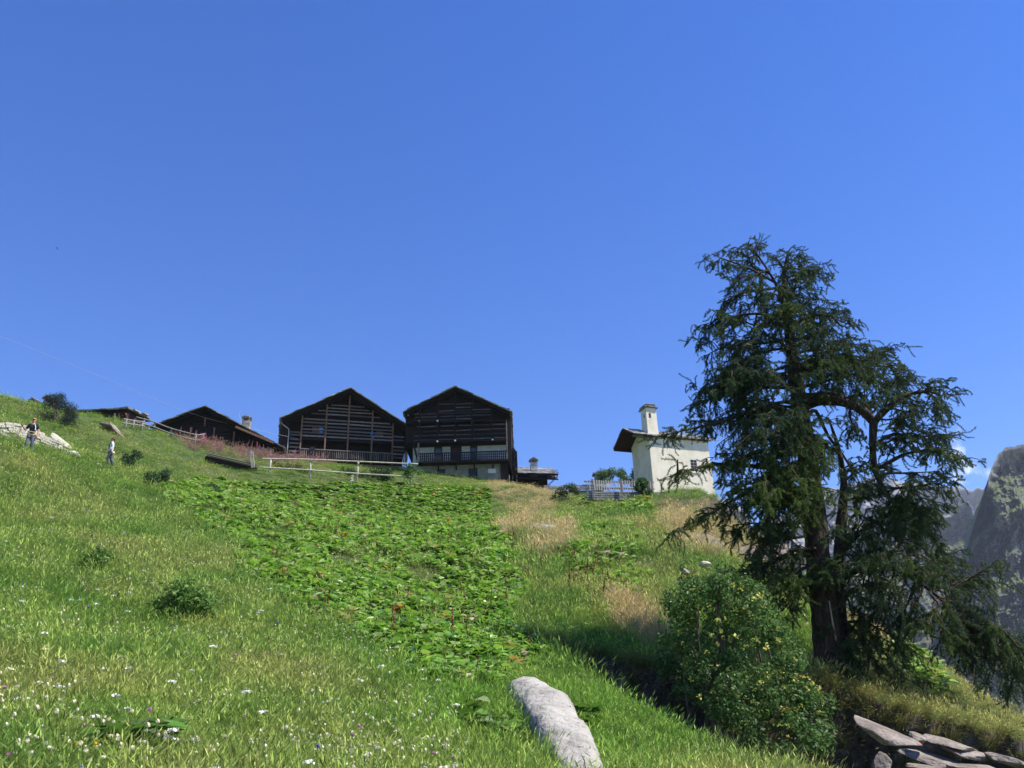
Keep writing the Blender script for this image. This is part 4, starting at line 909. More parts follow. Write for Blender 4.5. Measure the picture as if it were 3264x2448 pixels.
# docks
def extra(bands, pad=0):
    X = []; Y = []; S = []
    for a, b, d, s in bands:
        x_, y_ = sample(a, b, d); X.append(x_); Y.append(y_); S.append(np.full(len(x_), s))
    X = np.concatenate(X); Y = np.concatenate(Y); S = np.concatenate(S); Zz = H(X, Y); a_, b_ = project(np.stack([X, Y, Zz], 1)); return X, Y, Zz, a_, b_, S
x, y, z, px, py, scs = extra([(13, 26, 46, .72), (26, 45, 20, .88), (45, 72, 9, 1.1)])
d1 = zonemask(DOCKP, px, py, x, y); d2 = np.zeros(len(x), bool)
for p_ in SPARSEP: d2 |= zonemask(p_, px, py, x, y)
hole = fbm(x*.4, y*.4, 3, 130)
m = (d1 & (hole > .27)) | (d2 & (rng.uniform(size=len(x)) < .4) & (hole > .45))
n = int(m.sum()); u = rng.uniform(size=n)
td = mixc((.115, .27, .026), (.215, .39, .055), rng.uniform(size=n))*rng.uniform(.75, 1.2, n)[:, None]
td[u > .995] = (.38, .24, .05); td[(u > .95) & (u <= .995)] = (.28, .28, .09)
emit('dock_leaves', 'docklib', 0, m, 'broad glossy dock leaves spreading down the slope below the houses', 'dock plants', 1, td, 4)
m = ((d1 & (hole > .4) & (rng.uniform(size=len(x)) < .022)) | (zonemask([(1560,1720),(1800,1760),(2060,1900),(1900,1960),(1650,1850)], px, py, x, y) & (rng.uniform(size=len(x)) < .05)))
n = int(m.sum()); emit('dock_seed_stalks', 'spikelib', 0, m, 'rust brown dock seed stalks standing among the leaves', 'dock stalks', 1, mixc((.15, .075, .035), (.25, .14, .065), rng.uniform(size=n)), 3)
# flowers of the lower meadow
x, y, z, px, py, scs = extra([(4.8, 9, 60, .95), (9, 16, 30, 1), (16, 30, 9, 1.15), (30, 50, 2, 1.4)])
left = (px < 1500+(2448-py)*-.3) | (px < 500)
dk = zonemask(DOCKP, px, py, x, y); cl = fbm(x*.7, y*.7, 3, 140); cl2 = fbm(x*.9+9, y*.9, 3, 141); uu = rng.uniform(size=len(x)); ok = left & ~dk & (carve(x, y) < .05)
m = ok & (cl > .46) & (uu < .85); n = int(m.sum()); emit('clover_flowers', 'balllib', 0, m, 'small cream clover and bladder campion heads in the meadow', 'flowers', 1, mixc((.66, .64, .36), (.80, .76, .56), rng.uniform(size=n)), 3)
m = ok & (cl2 > .56) & (uu > .94); n = int(m.sum()); tf = np.tile(np.array([(.55, .18, .42)]), (n, 1)); emit('pink_flowers', 'balllib', 0, m, 'small pink and purple flower heads in the meadow', 'flowers', 1.0, tf, 3)
m = ok & (uu > .978) & (cl2 <= .56); n = int(m.sum()); tf = np.tile(np.array([(.10, .10, .5)]), (n, 1)); k = rng.uniform(size=n) < .45; tf[k] = (.75, .48, .03); emit('blue_and_yellow_flowers', 'balllib', 0, m, 'scattered blue bellflowers and yellow flowers in the meadow', 'flowers', 1.0, tf, 3)
m = ok & (uu < .05) & (cl <= .52); n = int(m.sum()); emit('white_umbels', 'umbellib', 0, m, 'thin scatter of white flat-topped umbels over the slope', 'flowers', .8, np.tile(np.array([(.86, .85, .80)]), (n, 1)), 3)
# hanging grass on the rim of the gully
q_ = np.array(farR[:-1]); L_ = np.r_[0, np.cumsum(np.hypot(*np.diff(q_, axis=0).T))]; n = 800; t = np.sort(rng.uniform(0, L_[-1], n))
x = np.interp(t, L_, q_[:, 0])+rng.normal(0, .10, n); y = np.interp(t, L_, q_[:, 1])+rng.normal(.06, .12, n)
low = rng.uniform(size=n) < .55; y[low] -= rng.uniform(.1, .55, int(low.sum())); low &= x > 1.6; z = H(x, y); z = np.where(low, z, np.maximum(z, Hb(x, y)-.25)); rot = np.stack([rng.normal(1.1, .3, n), rng.normal(0, .3, n), rng.uniform(-.6, .6, n)], 1); s = rng.uniform(.35, .8, n)
scatter('rim_grass', 'drylib', np.stack([x, y, z], 1), rot, np.stack([s, s, s], 1), rng.choice(3, n), mixc((.12, .15, .04), (.26, .23, .085), rng.uniform(size=n)), 'grass tufts hanging over the rim of the gully', 'grass')
# pink fireweed in front of the log barn and barn
n = 190; FW = [(600,1420,66),(640,1425,67),(690,1430,68),(740,1452,69),(790,1468,70),(830,1480,70),(880,1478,73),(930,1480,75),(985,1478,76)]
k = rng.integers(0, len(FW), n); c_ = np.array([gp0(*FW[i][:2], H=Hb, y0=FW[i][2]-4, y1=FW[i][2]+8, n=200) for i in range(len(FW))])
x = c_[k, 0]+rng.normal(0, .8, n); y = np.array([f[2] for f in FW])[k]+rng.normal(0, .8, n); z = H(x, y); s = rng.uniform(.75, 1.45, n)
scatter('fireweed', 'spikelib', np.stack([x, y, z], 1), np.stack([rng.normal(0, .2, n), rng.normal(0, .2, n), rng.uniform(0, 6, n)], 1), np.stack([s, s, s], 1), rng.choice(3, n), mixc((.36, .22, .15), (.45, .13, .32), rng.uniform(size=n)**1.6), 'tall pink fireweed in front of the log barn', 'fireweed')

n = 260; k = rng.integers(0, len(FW), n); x = c_[k, 0]+rng.normal(0, .9, n); y = np.array([f[2] for f in FW])[k]+rng.normal(0, .9, n); z = H(x, y); s = rng.uniform(.9, 1.6, n)
scatter('seeding_fireweed', 'drylib', np.stack([x, y, z], 1), np.stack([rng.normal(0, .15, n), rng.normal(0, .15, n), rng.uniform(0, 6, n)], 1), np.stack([s, s, s*.9], 1), rng.choice(3, n), mixc((.30, .20, .14), (.40, .22, .24), rng.uniform(size=n)), 'faded tan and pink weeds around the fireweed by the log barn', 'weeds')

# far conifers on the foot of the crag, read as one wood
def fir(seed):
    g = np.random.default_rng(seed); V = []; F3 = []; C = []
    for i in range(46):
        t = i/46; z = .08+.92*t; r = .20*(1-t)+.01; a = g.uniform(0, 6.28); k = len(V); d = np.array([math.cos(a), math.sin(a), 0]); s_ = np.array([-d[1], d[0], 0])*r*.6
        V += [np.array([0, 0, z+.05]), d*r*g.uniform(.7, 1.2)+s_+[0, 0, z-.08], d*r-s_+[0, 0, z-.08]]; F3.append((k, k+1, k+2)); v = g.uniform(.7, 1.2); C += [(v, v, v)]*3
    return V, F3, [], C
lib('firlib', [fir(1), fir(2), fir(3)], Mgrass)
Qc, PXc, PYc = CRAG; msk = (inpoly([(2960,2100),(3060,1840),(3110,1760),(3160,1850),(3130,1960),(3170,2060),(3120,2180),(3000,2250)], PXc, PYc) | inpoly([(3264,1890),(3200,1990),(3150,2120),(3140,2250),(3400,2300),(3420,1900)], PXc, PYc))
cand = Qc[msk]; k = rng.choice(len(cand), 900); q_ = cand[k]; n = len(q_); s = rng.uniform(7, 14, n)
scatter('conifer_wood', 'firlib', q_, np.stack([np.zeros(n), np.zeros(n), rng.uniform(0, 6, n)], 1), np.stack([s, s, s], 1), rng.choice(3, n), mixc((.022, .04, .022), (.04, .065, .03), rng.uniform(size=n)), 'dark conifers on the steep foot of the grey crag', 'trees')
# ------------------------------------------------------------------ larch
def frame_from(d):
    d = d/np.linalg.norm(d); a = np.array([0, 0, 1.]) if abs(d[2]) < .95 else np.array([1., 0, 0]); s = np.cross(d, a); s /= np.linalg.norm(s); return d, s, np.cross(s, d)
def twig_template(seed, n=15, tuft=8, L=1.0, nl=.040, nw=.012):
    """a hanging strand of needle tufts along +x, length 1"""
    g = np.random.default_rng(seed); V = []; F3 = []; C = []
    tt = np.linspace(.04, 1, n)
    bend = lambda t: np.array([t, .10*math.sin(t*3+seed), -.05*math.sin(t*5+seed*2)])
    for t in tt:
        c = bend(t); v = g.uniform(.75, 1.2)
        for j in range(tuft):
            d = g.normal(size=3); d[0] = abs(d[0])*.6+.1; d /= np.linalg.norm(d); s = np.cross(d, g.normal(size=3)); s /= np.linalg.norm(s)
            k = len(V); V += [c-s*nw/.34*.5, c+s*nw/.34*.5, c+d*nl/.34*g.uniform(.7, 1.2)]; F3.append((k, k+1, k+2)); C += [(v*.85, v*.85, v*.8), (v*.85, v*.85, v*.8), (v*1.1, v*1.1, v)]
    for j in range(6):
        a, b = bend(j/6), bend((j+1)/6); k = len(V)
        for ax in (np.array([0, .012, 0]), np.array([0, 0, .012])):
            k = len(V); V += [a-ax, a+ax, b+ax, b-ax]; F3 += [(k, k+1, k+2), (k, k+2, k+3)]; C += [(.7, .45, .3)]*4
    return np.array(V), np.array(F3), np.array(C)
TW = [twig_template(s) for s in (1, 2, 3, 4, 5, 6)]
def assemble(temps, choose, mats, tints):
    Vs = []; Fs = []; Cs = []; off = 0
    for t, (V, F3, C) in enumerate(temps):
        m = np.where(choose == t)[0]
        if not len(m): continue
        W_ = np.einsum('nij,vj->nvi', mats[m, :, :3], V) + mats[m][:, None, :, 3]
        F = (F3[None]+(np.arange(len(m))*len(V))[:, None, None]).reshape(-1, 3)+off
        Vs.append(W_.reshape(-1, 3)); Fs.append(F); Cs.append((C[None]*tints[m][:, None]).reshape(-1, 3)); off += len(m)*len(V)
    V = np.concatenate(Vs); C = np.concatenate(Cs); return V, np.concatenate(Fs), np.concatenate([C, np.ones((len(C), 1))], 1)
TY = 17.5
def tp(px, py, dy=0): return P(px, py, TY+dy)
g5 = np.random.default_rng(55)
base = tp(2650, 2150); base[2] = ground(base[0], base[1])-.15
LT = empty('larch_tree', base); tag(LT, 'big gnarled dark green larch with two trunks and drooping branches at the gully edge', 'tree')
stemA = crv([base-[0, 0, .3]] + [tp(*p) for p in [(2640,2060),(2622,1900,.0),(2606,1750,.05),(2592,1600,.1),(2572,1450,.1),(2552,1300,.1),(2532,1180,.1),(2516,1060,.05),(2504,950),(2500,870),(2512,800)]], 66)
radA = np.interp(np.linspace(0, 1, len(stemA)), [0, .05, .12, .3, .5, .7, .85, 1], [.40, .33, .265, .235, .19, .12, .06, .014])
bB = tp(2690, 2150, .5); bB[2] = ground(bB[0], bB[1])-.2
stemB = crv([bB] + [tp(*p) for p in [(2684,2060,.5),(2674,1920,.5),(2676,1780,.55),(2684,1640,.6),(2690,1540,.7),(2672,1430,.8),(2640,1330,.9)]], 36)
radB = np.interp(np.linspace(0, 1, len(stemB)), [0, .1, .5, 1], [.22, .16, .12, .02])
topL = crv([tp(2506,980), tp(2470,900,-.1), tp(2440,850,-.1), tp(2402,792,-.2)], 14)
tm = MB().tube(stemA-base, radA, 14, True, .16); tm.build('trunk', M['bark'], LT, True)
MB().tube(stemB-base, radB, 10, True, .16).build('trunk', M['bark'], LT, True)
limb = [crv([tp(2556,1296,.1), tp(2620,1276,-.2), tp(2700,1284,-.5), tp(2752,1312,-.6), tp(2785,1345,-.6)], 18)]
limb += [crv([tp(2785,1345,-.6), tp(2830,1300,-.7), tp(2880,1262,-.9), tp(2960,1245,-1.0)], 14), crv([tp(2785,1345,-.6), tp(2782,1420,-.6), tp(2790,1500,-.5), tp(2825,1570,-.4), tp(2880,1640,-.3)], 16),
         crv([tp(2560,1262,.2), tp(2650,1258,.6), tp(2720,1278,.9), tp(2790,1300,1.1)], 14), crv([tp(2690,1990,.5), tp(2680,1930,.3), tp(2720,1880,.1), tp(2800,1860,-.2), tp(2890,1880,-.5)], 14), crv([tp(2570,1438,0), tp(2500,1450,-.3), tp(2440,1447,-.5)], 8),
         crv([tp(2570,1330,.1), tp(2600,1310,.6), tp(2640,1390,.9), tp(2680,1440,1.0), tp(2730,1520,.9)], 14), crv([tp(2678,1760,.5), tp(2740,1700,.2), tp(2820,1640,.2), tp(2880,1610,.3)], 12)]
limr = [(.12, .095), (.085, .03), (.09, .03), (.07, .03), (.07, .025), (.06, .03), (.05, .02), (.07, .02)]
for l, (a, b) in zip(limb, limr): MB().tube(l-base, np.linspace(a, b, len(l)), 8, True, .15).build('limb', M['bark'], LT, True)
MB().tube(topL-base, np.linspace(.05, .012, len(topL)), 6).build('limb', M['bark'], LT, True)
# primary boughs: (stem row, tip px, tip row, tip depth)
PR = [('L',.35,2285,836,-.2),('L',.55,2340,800,.3),('L',.8,2380,775,.4),('L',.3,2300,1000,-.3),('L',.6,2335,905,-.6),('L',.9,2420,772,0),
 ('A',830,2560,800,.2),('A',850,2600,862,-.3),('A',870,2470,815,.3),('A',900,2630,888,.2),('A',930,2640,960,-.2),('A',960,2590,900,-.8),('A',920,2560,860,.8),('A',990,2420,930,-.7),('A',1000,2640,1060,.4),('A',980,2360,980,.4),
 ('A',1030,2245,1036,-.3),('A',1080,2238,1140,.4),('A',1110,2280,1205,-.6),('A',1050,2320,1010,-.9),('A',1120,2350,1090,.9),('A',1060,2460,1010,-1.1),('A',1000,2530,960,1.0),('A',1030,2700,985,.3),('A',1050,2740,1045,-.3),('A',1070,2705,1095,.6),('A',1090,2620,1060,-1.1),('A',1020,2580,1010,-1.3),
 ('A',1150,2262,1240,.2),('A',1190,2240,1280,-.5),('A',1230,2228,1290,.5),('A',1270,2232,1370,-.3),('A',1200,2330,1190,-1.2),('A',1240,2420,1200,-1.5),('A',1180,2400,1160,1.2),('A',1290,2290,1340,1.3),
 ('A',1130,2770,1105,-.2),('A',1150,2850,1115,.3),('A',1180,2865,1175,-.4),('A',1160,2700,1090,-1.1),('A',1200,2760,1170,-1.0),('A',1210,2650,1150,-1.4),('A',1190,2780,1140,1.2),('A',1230,2830,1225,.9),
 ('K1',.3,2900,1200,-.6),('K1',.55,2960,1222,-1.2),('K1',.75,3020,1232,-.9),('K1',.9,3032,1258,-.5),('K1',.5,2985,1305,-.2),('K1',.35,2930,1330,-1.3),('K1',.2,2830,1240,-1.4),('K1',.95,3000,1330,-1.5),('K1',.1,2870,1350,-.1),
 ('K0',.5,2690,1210,-.9),('K0',.8,2760,1230,-1.1),('K0',.6,2720,1390,-.9),('K3',.6,2800,1200,1.2),('K3',.9,2870,1250,1.6),
 ('K2',.3,2950,1400,-.9),('K2',.25,3050,1378,-.4),('K2',.5,3082,1470,-.6),('K2',.55,2990,1440,-1.1),('K2',.7,3040,1560,-.2),('K2',.8,2950,1560,-1.0),('K2',.9,2990,1620,0),('K2',.4,2700,1500,-1.0),('K2',.6,3020,1500,.4),('K2',.95,2930,1700,-.3),
 ('A',1330,2060,1402,-1.4),('A',1300,2320,1400,-.8),('A',1450,2300,1470,-1.4),('A',1420,2350,1420,-1.8),('A',1490,2100,1530,-2.0),('A',1540,2135,1700,-2.2),('A',1500,2330,1560,1.2),
 ('A',1560,2400,1600,-2.0),('A',1600,2480,1560,-2.3),('A',1580,2560,1600,-2.4),('A',1620,2300,1640,-1.2),('A',1500,2520,1500,-2.0),('A',1420,2470,1390,-1.9),('A',1370,2560,1350,-1.8),('A',1340,2400,1340,-1.5),
 ('A',1690,2380,1790,-.8),('A',1720,2350,1850,-.4),('A',1760,2400,1870,-1.2),('A',1790,2460,1850,-1.6),('A',1840,2500,1930,-.6),('A',1680,2330,1700,.7),
 ('B',1500,2760,1470,.8),('B',1550,2820,1480,.2),('B',1460,2620,1420,-.5),('B',1600,2730,1560,-1.0),('B',1620,2700,1700,1.2),
 ('K7',.3,2790,1620,-.4),('K7',.5,2800,1680,-.8),('K7',.6,2880,1580,-.4),('K7',.7,2940,1640,-.5),('K7',.8,2960,1700,.3),('K7',.9,2990,1640,.8),('K7',.95,2940,1590,.4),('K7',.75,2860,1700,-.6),('K7',.6,2920,1740,-.9),('K7',.4,2760,1720,-.6),('K7',.9,3010,1740,0),('K7',.8,2900,1780,-1.0),('K7',.85,3040,1790,.6),
 ('K8',.15,2700,1760,-.6),('K8',.2,2600,1800,-1.1),('K8',.25,2760,1780,-1.2),('K8',.3,2820,1740,-.9),('K8',.35,2700,1880,-1.3),('K8',.4,2860,1770,-1.4),('K8',.4,2780,1900,-1.2),('K8',.5,2930,1780,-.6),('K8',.5,2850,1930,-1.3),('K8',.55,2960,1800,-1.3),('K8',.6,3020,1830,-.3),('K8',.65,2900,2000,-1.2),('K8',.7,3060,1880,-.8),('K8',.7,2960,1990,-1.4),('K8',.75,3090,1930,.1),('K8',.8,2990,2060,-.9),('K8',.85,3110,2010,-.5),('K8',.9,3060,2080,-.7),('K8',.95,3140,2080,-.3),('K8',.6,2860,2060,-.3),('K8',.45,2790,2010,.2),('K8',.3,2740,1960,.1),('K8',.8,3080,1850,.9),('K8',.7,3000,1780,1.0),('K8',.9,3150,2040,.7),
 ('K8',.97,3290,2130,-.4),('K8',.95,3340,2210,-1.0),('K8',.98,3230,2140,.5),('K8',.96,3190,2170,-.8),('K8',.9,3250,2190,.2),('K8',.85,3120,2130,-.9),
 ('B',2010,2880,2170,-.9),('B',2060,2620,2230,-1.1),('B',1980,2760,2090,-.4),('B',1900,2740,1990,-.3),('B',2020,2700,2140,-.9),('B',1990,2960,2110,.2)]
def at_row(pts, row):
    _, r = project(pts); return pts[int(np.argmin(np.abs(r-row)))]
branch = MB(); tM = []; tT = []; nT = [0]
def add_twigs(path, dens, L0, L1, droop, tbase):
    seg = np.linalg.norm(np.diff(path, axis=0), axis=1); L = seg.sum(); n = max(2, int(L*dens)); cum = np.r_[0, np.cumsum(seg)]
    for t in np.sort(g5.uniform(.03, 1.0, n)**.8):
        s = t*L; k = min(np.searchsorted(cum, s, 'right')-1, len(seg)-1); p = path[k]+(path[k+1]-path[k])*((s-cum[k])/max(seg[k], 1e-6)); d = (path[k+1]-path[k])/max(seg[k], 1e-6)
        q = g5.normal(size=3)*np.array([1, 1, .45]); dd = d*.55+q*.62+np.array([0, 0, -droop*g5.uniform(.2, 1.5)]); dd /= np.linalg.norm(dd)
        e, s_, u = frame_from(dd); ln = g5.uniform(L0, L1); a = g5.uniform(0, 6.28); s2 = s_*math.cos(a)+u*math.sin(a); u2 = np.cross(e, s2)
        tM.append(np.stack([e*ln, s2*.34, u2*.34, p-base], 1)); v = g5.uniform(.7, 1.25); tT.append(np.array(tbase)*v)
K8 = crv([tp(2676,1850,.5), tp(2740,1815,.2), tp(2830,1810,-.3), tp(2920,1850,-.6), tp(3010,1920,-.6), tp(3080,2000,-.4)], 24); MB().tube(K8-base, np.linspace(.075, .02, len(K8)), 8, True, .15).build('limb', M['bark'], LT, True)
MAJ = {'A': stemA, 'B': stemB, 'L': topL, 'K0': limb[0], 'K1': limb[1], 'K2': limb[2], 'K3': limb[3], 'K7': limb[7], 'K8': K8}
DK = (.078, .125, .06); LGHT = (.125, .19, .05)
for (st, sp, px_, py_, dz) in PR:
    path0 = MAJ[st]
    s = at_row(path0, sp) if st in 'AB' else path0[int(sp*(len(path0)-1))]
    e = tp(px_, py_, dz); ln = np.linalg.norm(e-s); mid = (s+e)/2 + np.array([0, 0, ln*g5.uniform(-.01, .11)]) + g5.normal(size=3)*ln*.07
    q1 = s+(mid-s)*.5+np.array([0, 0, ln*.015])+g5.normal(size=3)*ln*.03; q2 = mid+(e-mid)*.55+np.array([0, 0, ln*.03])+g5.normal(size=3)*ln*.03
    path = crv([s, q1, mid, q2, e], 20); r0 = .014+.012*ln
    branch.tube(path-base, np.linspace(r0, .006, len(path)), 6, False)
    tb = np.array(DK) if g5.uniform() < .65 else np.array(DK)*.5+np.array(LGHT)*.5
    if dz < -1.3 and py_ > 1450: tb = np.array(LGHT)  # boughs towards the viewer coloured lighter, as if sunlit
    ns = int(4+ln*4.2)
    for t in np.clip(np.linspace(.2, .98, ns)+g5.normal(0, .04, ns), .1, .98):
        if g5.uniform() < .24: continue
        k = int(t*(len(path)-1)); k = min(k, len(path)-2); d = path[k+1]-path[k]; d /= np.linalg.norm(d); e_, s_, u = frame_from(d)
        sl_ = ln*(.40*(1-t)+.12)*g5.uniform(.6, 1.2)+.18; sl_ = min(sl_, .34) if px_ < 2200 else min(sl_, 1.15); sg = 1 if g5.uniform() < .5 else -1
        dd = d*g5.uniform(.3, 1.0)+s_*sg*g5.uniform(.2, 1.1)+u*g5.normal()*.35+np.array([0, 0, g5.uniform(-.5, .35)]); dd /= np.linalg.norm(dd)
        p0 = path[k]; p2 = p0+dd*sl_+np.array([0, 0, g5.uniform(-.45, .05)*sl_]); p1 = p0+dd*sl_*.5+np.array([0, 0, .06*sl_])+g5.normal(size=3)*.08*sl_
        sp_ = crv([p0, p1, p2], 8); branch.tube(sp_-base, np.linspace(r0*.42, .004, len(sp_)), 4, False)
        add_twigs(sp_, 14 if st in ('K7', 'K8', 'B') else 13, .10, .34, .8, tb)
        if sl_ > .45:
            for _ in range(int(.6+sl_*2)):
                q0 = sp_[g5.integers(2, len(sp_)-1)]; q_ = g5.normal(size=3)*np.array([1, 1, .5])+dd*.8; q_ /= np.linalg.norm(q_); l3 = sl_*g5.uniform(.25, .5)
                s3 = crv([q0, q0+q_*l3*.5+np.array([0, 0, .03]), q0+q_*l3-np.array([0, 0, l3*.25])], 6); branch.tube(s3-base, np.linspace(r0*.25, .003, len(s3)), 3, False); add_twigs(s3, 14, .10, .30, .85, tb)
    add_twigs(path[int(len(path)*.3):], 12, .10, .34, .75, tb)
add_twigs(stemA[40:], 34, .2, .4, .5, DK); add_twigs(stemA[6:40], 6, .15, .3, .6, DK); add_twigs(limb[0], 10, .15, .3, .6, DK); add_twigs(limb[2], 14, .15, .35, .6, DK); add_twigs(limb[4], 12, .15, .35, .6, LGHT)
br = branch.build('boughs', M['bark'], LT, True)
tM = np.array(tM); tT = np.array(tT); ch = g5.integers(0, len(TW), len(tM))
Mneedle = mat_tint('larch_needles', .5, .2, .28, 'GEOMETRY', .12)
V, F3, C = assemble(TW, ch, tM, tT)
print('larch twigs', len(tM), 'tris', len(F3))
one = np.ones_like(C)
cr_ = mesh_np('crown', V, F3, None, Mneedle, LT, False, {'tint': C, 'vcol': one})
# a bare pale dead stem beside the trunk
MB().tube(crv([tp(2643,1915,-.4), tp(2650,1960,-.45), tp(2655,1990,-.45), tp(2662,2022,-.4), tp(2664,2040,-.3)], 16)-base, np.linspace(.012, .022, 17), 6, True, .2).build('dead_branch', M['pale_wood'], LT, True)

# ------------------------------------------------------------------ bushes
def leaf_cloud(cent, nleaf, ls, seed, cols, aspect=.5, up=.35, spread=1.0):
    """leaf-sized faces spread through clump volumes: cent = list of (xyz, radius)"""
    g = np.random.default_rng(seed); cs = np.array([c for c, r in cent]); rs = np.array([r for c, r in cent]); w = rs**2.2; w /= w.sum()
    k = g.choice(len(cs), nleaf, p=w); d = g.normal(size=(nleaf, 3)); d /= np.linalg.norm(d, axis=1)[:, None]; rr = rs[k]*np.cbrt(g.uniform(.12, 1, nleaf))*spread*(1+.18*g.normal(size=nleaf))
    c = cs[k]+d*rr[:, None]*np.array([1, 1, .85]); nn = d*.5+g.normal(size=(nleaf, 3))*.55+np.array([0, 0, up]); nn /= np.linalg.norm(nn, axis=1)[:, None]
    t = np.cross(nn, g.normal(size=(nleaf, 3))); t /= np.linalg.norm(t, axis=1)[:, None]; b = np.cross(nn, t); L = ls*g.uniform(.55, 1.3, nleaf)[:, None]
    V = np.stack([c-t*L/2, c+b*L*aspect/2-nn*L*.05, c+t*L/2-nn*L*.12, c-b*L*aspect/2-nn*L*.05], 1).reshape(-1, 3); F = (np.arange(nleaf)*4)[:, None]+np.arange(4)[None]
    cl = np.asarray(cols)[g.integers(0, len(cols), nleaf)]*g.uniform(.7, 1.25, nleaf)[:, None]; C = np.repeat(np.concatenate([cl, np.ones((nleaf, 1))], 1), 4, 0)
    return V, F, C
Mleaf = mat_tint('bush_leaf', .55, .22, .38, 'GEOMETRY', .1); Mblos = mat_tint('blossom', .7, .1, .3, 'GEOMETRY', .1)
def bush(name, label, cat, b, cent, nleaf, ls, cols, seed, stems=5, blos=None, group=None, sr=.02, up=.35, aspect=.5):
    b = np.asarray(b, float); r = empty(name, b); tag(r, label, cat, group)
    g = np.random.default_rng(seed+500); sm = MB()
    idx = g.choice(len(cent), min(stems, len(cent)), replace=False)
    for i in idx:
        c, rad = cent[i]; c = np.asarray(c); p0 = b+np.array([g.normal()*.1, g.normal()*.1, -.15]); m_ = (p0+c)/2+g.normal(size=3)*np.linalg.norm(c-p0)*.08
        pt = crv([p0, m_, c], 10); sm.tube(pt-b, np.linspace(sr, sr*.3, len(pt)), 6, False)
        for j in range(4):
            e = c+g.normal(size=3)*rad*.6; pt = crv([m_*.3+c*.7, (c+e)/2+g.normal(size=3)*.05, e], 6); sm.tube(pt-b, np.linspace(sr*.4, sr*.12, len(pt)), 4, False)
    sm.build('stems', M['twigwood'], r, True)
    V, F, C = leaf_cloud([(np.asarray(c)-b, rd) for c, rd in cent], nleaf, ls, seed, cols, aspect, up)
    mesh_np('foliage', V, None, F, Mleaf, r, False, {'tint': C, 'vcol': np.ones_like(C)})
    if blos:
        V, F, C = leaf_cloud([(np.asarray(c)-b, rd) for c, rd in blos[0]], blos[1], blos[2], seed+9, blos[3], .8, .3)
        mesh_np('blossoms', V, None, F, Mblos, r, False, {'tint': C, 'vcol': np.ones_like(C)})
    return r
g6 = np.random.default_rng(66)
def clumps(poly, y, n, r0, r1, dyr, seed):
    """clump centres filling a plan outline seen across the slope, at depth y +- dyr"""
    g = np.random.default_rng(seed); xs = [p[0] for p in poly]; ys = [p[1] for p in poly]; out = []
    while len(out) < n:
        a, c = g.uniform(min(xs), max(xs)), g.uniform(min(ys), max(ys))
        if inpoly(poly, np.array([a]), np.array([c]))[0]: out.append((P(a, c, y+g.uniform(-dyr, dyr)), g.uniform(r0, r1)))
    return out
# yellow-podded shrub in front of the larch
LAB = [(2240,1790),(2330,1850),(2420,1870),(2470,1960),(2500,2050),(2560,2090),(2620,2180),(2640,2310),(2590,2400),(2480,2430),(2380,2370),(2290,2290),(2210,2220),(2140,2140),(2140,2060),(2120,1960),(2140,1880)]
ce = clumps(LAB, 15.2, 74, .10, .34, .9, 3)+clumps([((p_[0]-2370)*1.16+2375, (p_[1]-2120)*1.13+2120) for p_ in LAB], 15.2, 46, .05, .15, .8, 33)+clumps([(2120,2060),(2200,2150),(2240,2240),(2180,2230),(2110,2130)], 15.8, 8, .1, .2, .3, 34); 
bb_ = P(2330, 2300, 15.4); bb_[2] = ground(bb_[0], bb_[1])-.2
cy = clumps(LAB, 14.9, 170, .03, .06, .7, 8)
bush('flowering_shrub', 'large bright green shrub hung with pale yellow flower clusters in front of the larch', 'shrub', bb_, ce, 23000, .075, [(.06, .13, .028), (.085, .17, .04), (.13, .21, .06)], 71, 16, (cy, 1500, .045, [(.62, .60, .14), (.55, .55, .2), (.7, .62, .12)]), sr=.035)
# round leafy shrub in the meadow
SH = [(505,1900),(560,1855),(620,1850),(660,1900),(655,1965),(600,1990),(530,1980),(490,1950)]
c0 = gp(585, 2000); ce = clumps(SH, c0[1]+.1, 26, .14, .26, .35, 13)
bush('meadow_shrub', 'low dense leafy green shrub standing alone in the lower meadow', 'shrub', c0, ce, 3600, .085, [(.08, .17, .03), (.12, .22, .04), (.16, .26, .06)], 72, 8)
SH2 = [(215,1780),(330,1740),(350,1800),(240,1830)]
c0 = gp(270, 1830); ce = clumps(SH2, c0[1], 14, .13, .22, .3, 14); bush('meadow_shrub', 'flat sprawling leafy shrub in the meadow up and left of the round shrub', 'shrub', c0, ce, 1100, .10, [(.09, .18, .03), (.13, .23, .045)], 73, 5)
# dark conifer bush on the left crest
CB = [(130,1330),(125,1300),(150,1265),(165,1250),(200,1270),(235,1310),(245,1350),(225,1362),(180,1350)]
c0 = gp(185, 1350); ce = clumps(CB, c0[1]+.2, 34, .28, .55, .9, 15)+clumps([(172,1258),(205,1245),(200,1290),(165,1290)], c0[1]+.2, 9, .13, .24, .3, 16)
bush('conifer_bush', 'dark blue green conifer bush with a thin leaning top on the left crest', 'bush', c0, ce, 12000, .11, [(.022, .04, .028), (.03, .05, .034), (.045, .068, .045)], 74, 8, aspect=.28, sr=.04)
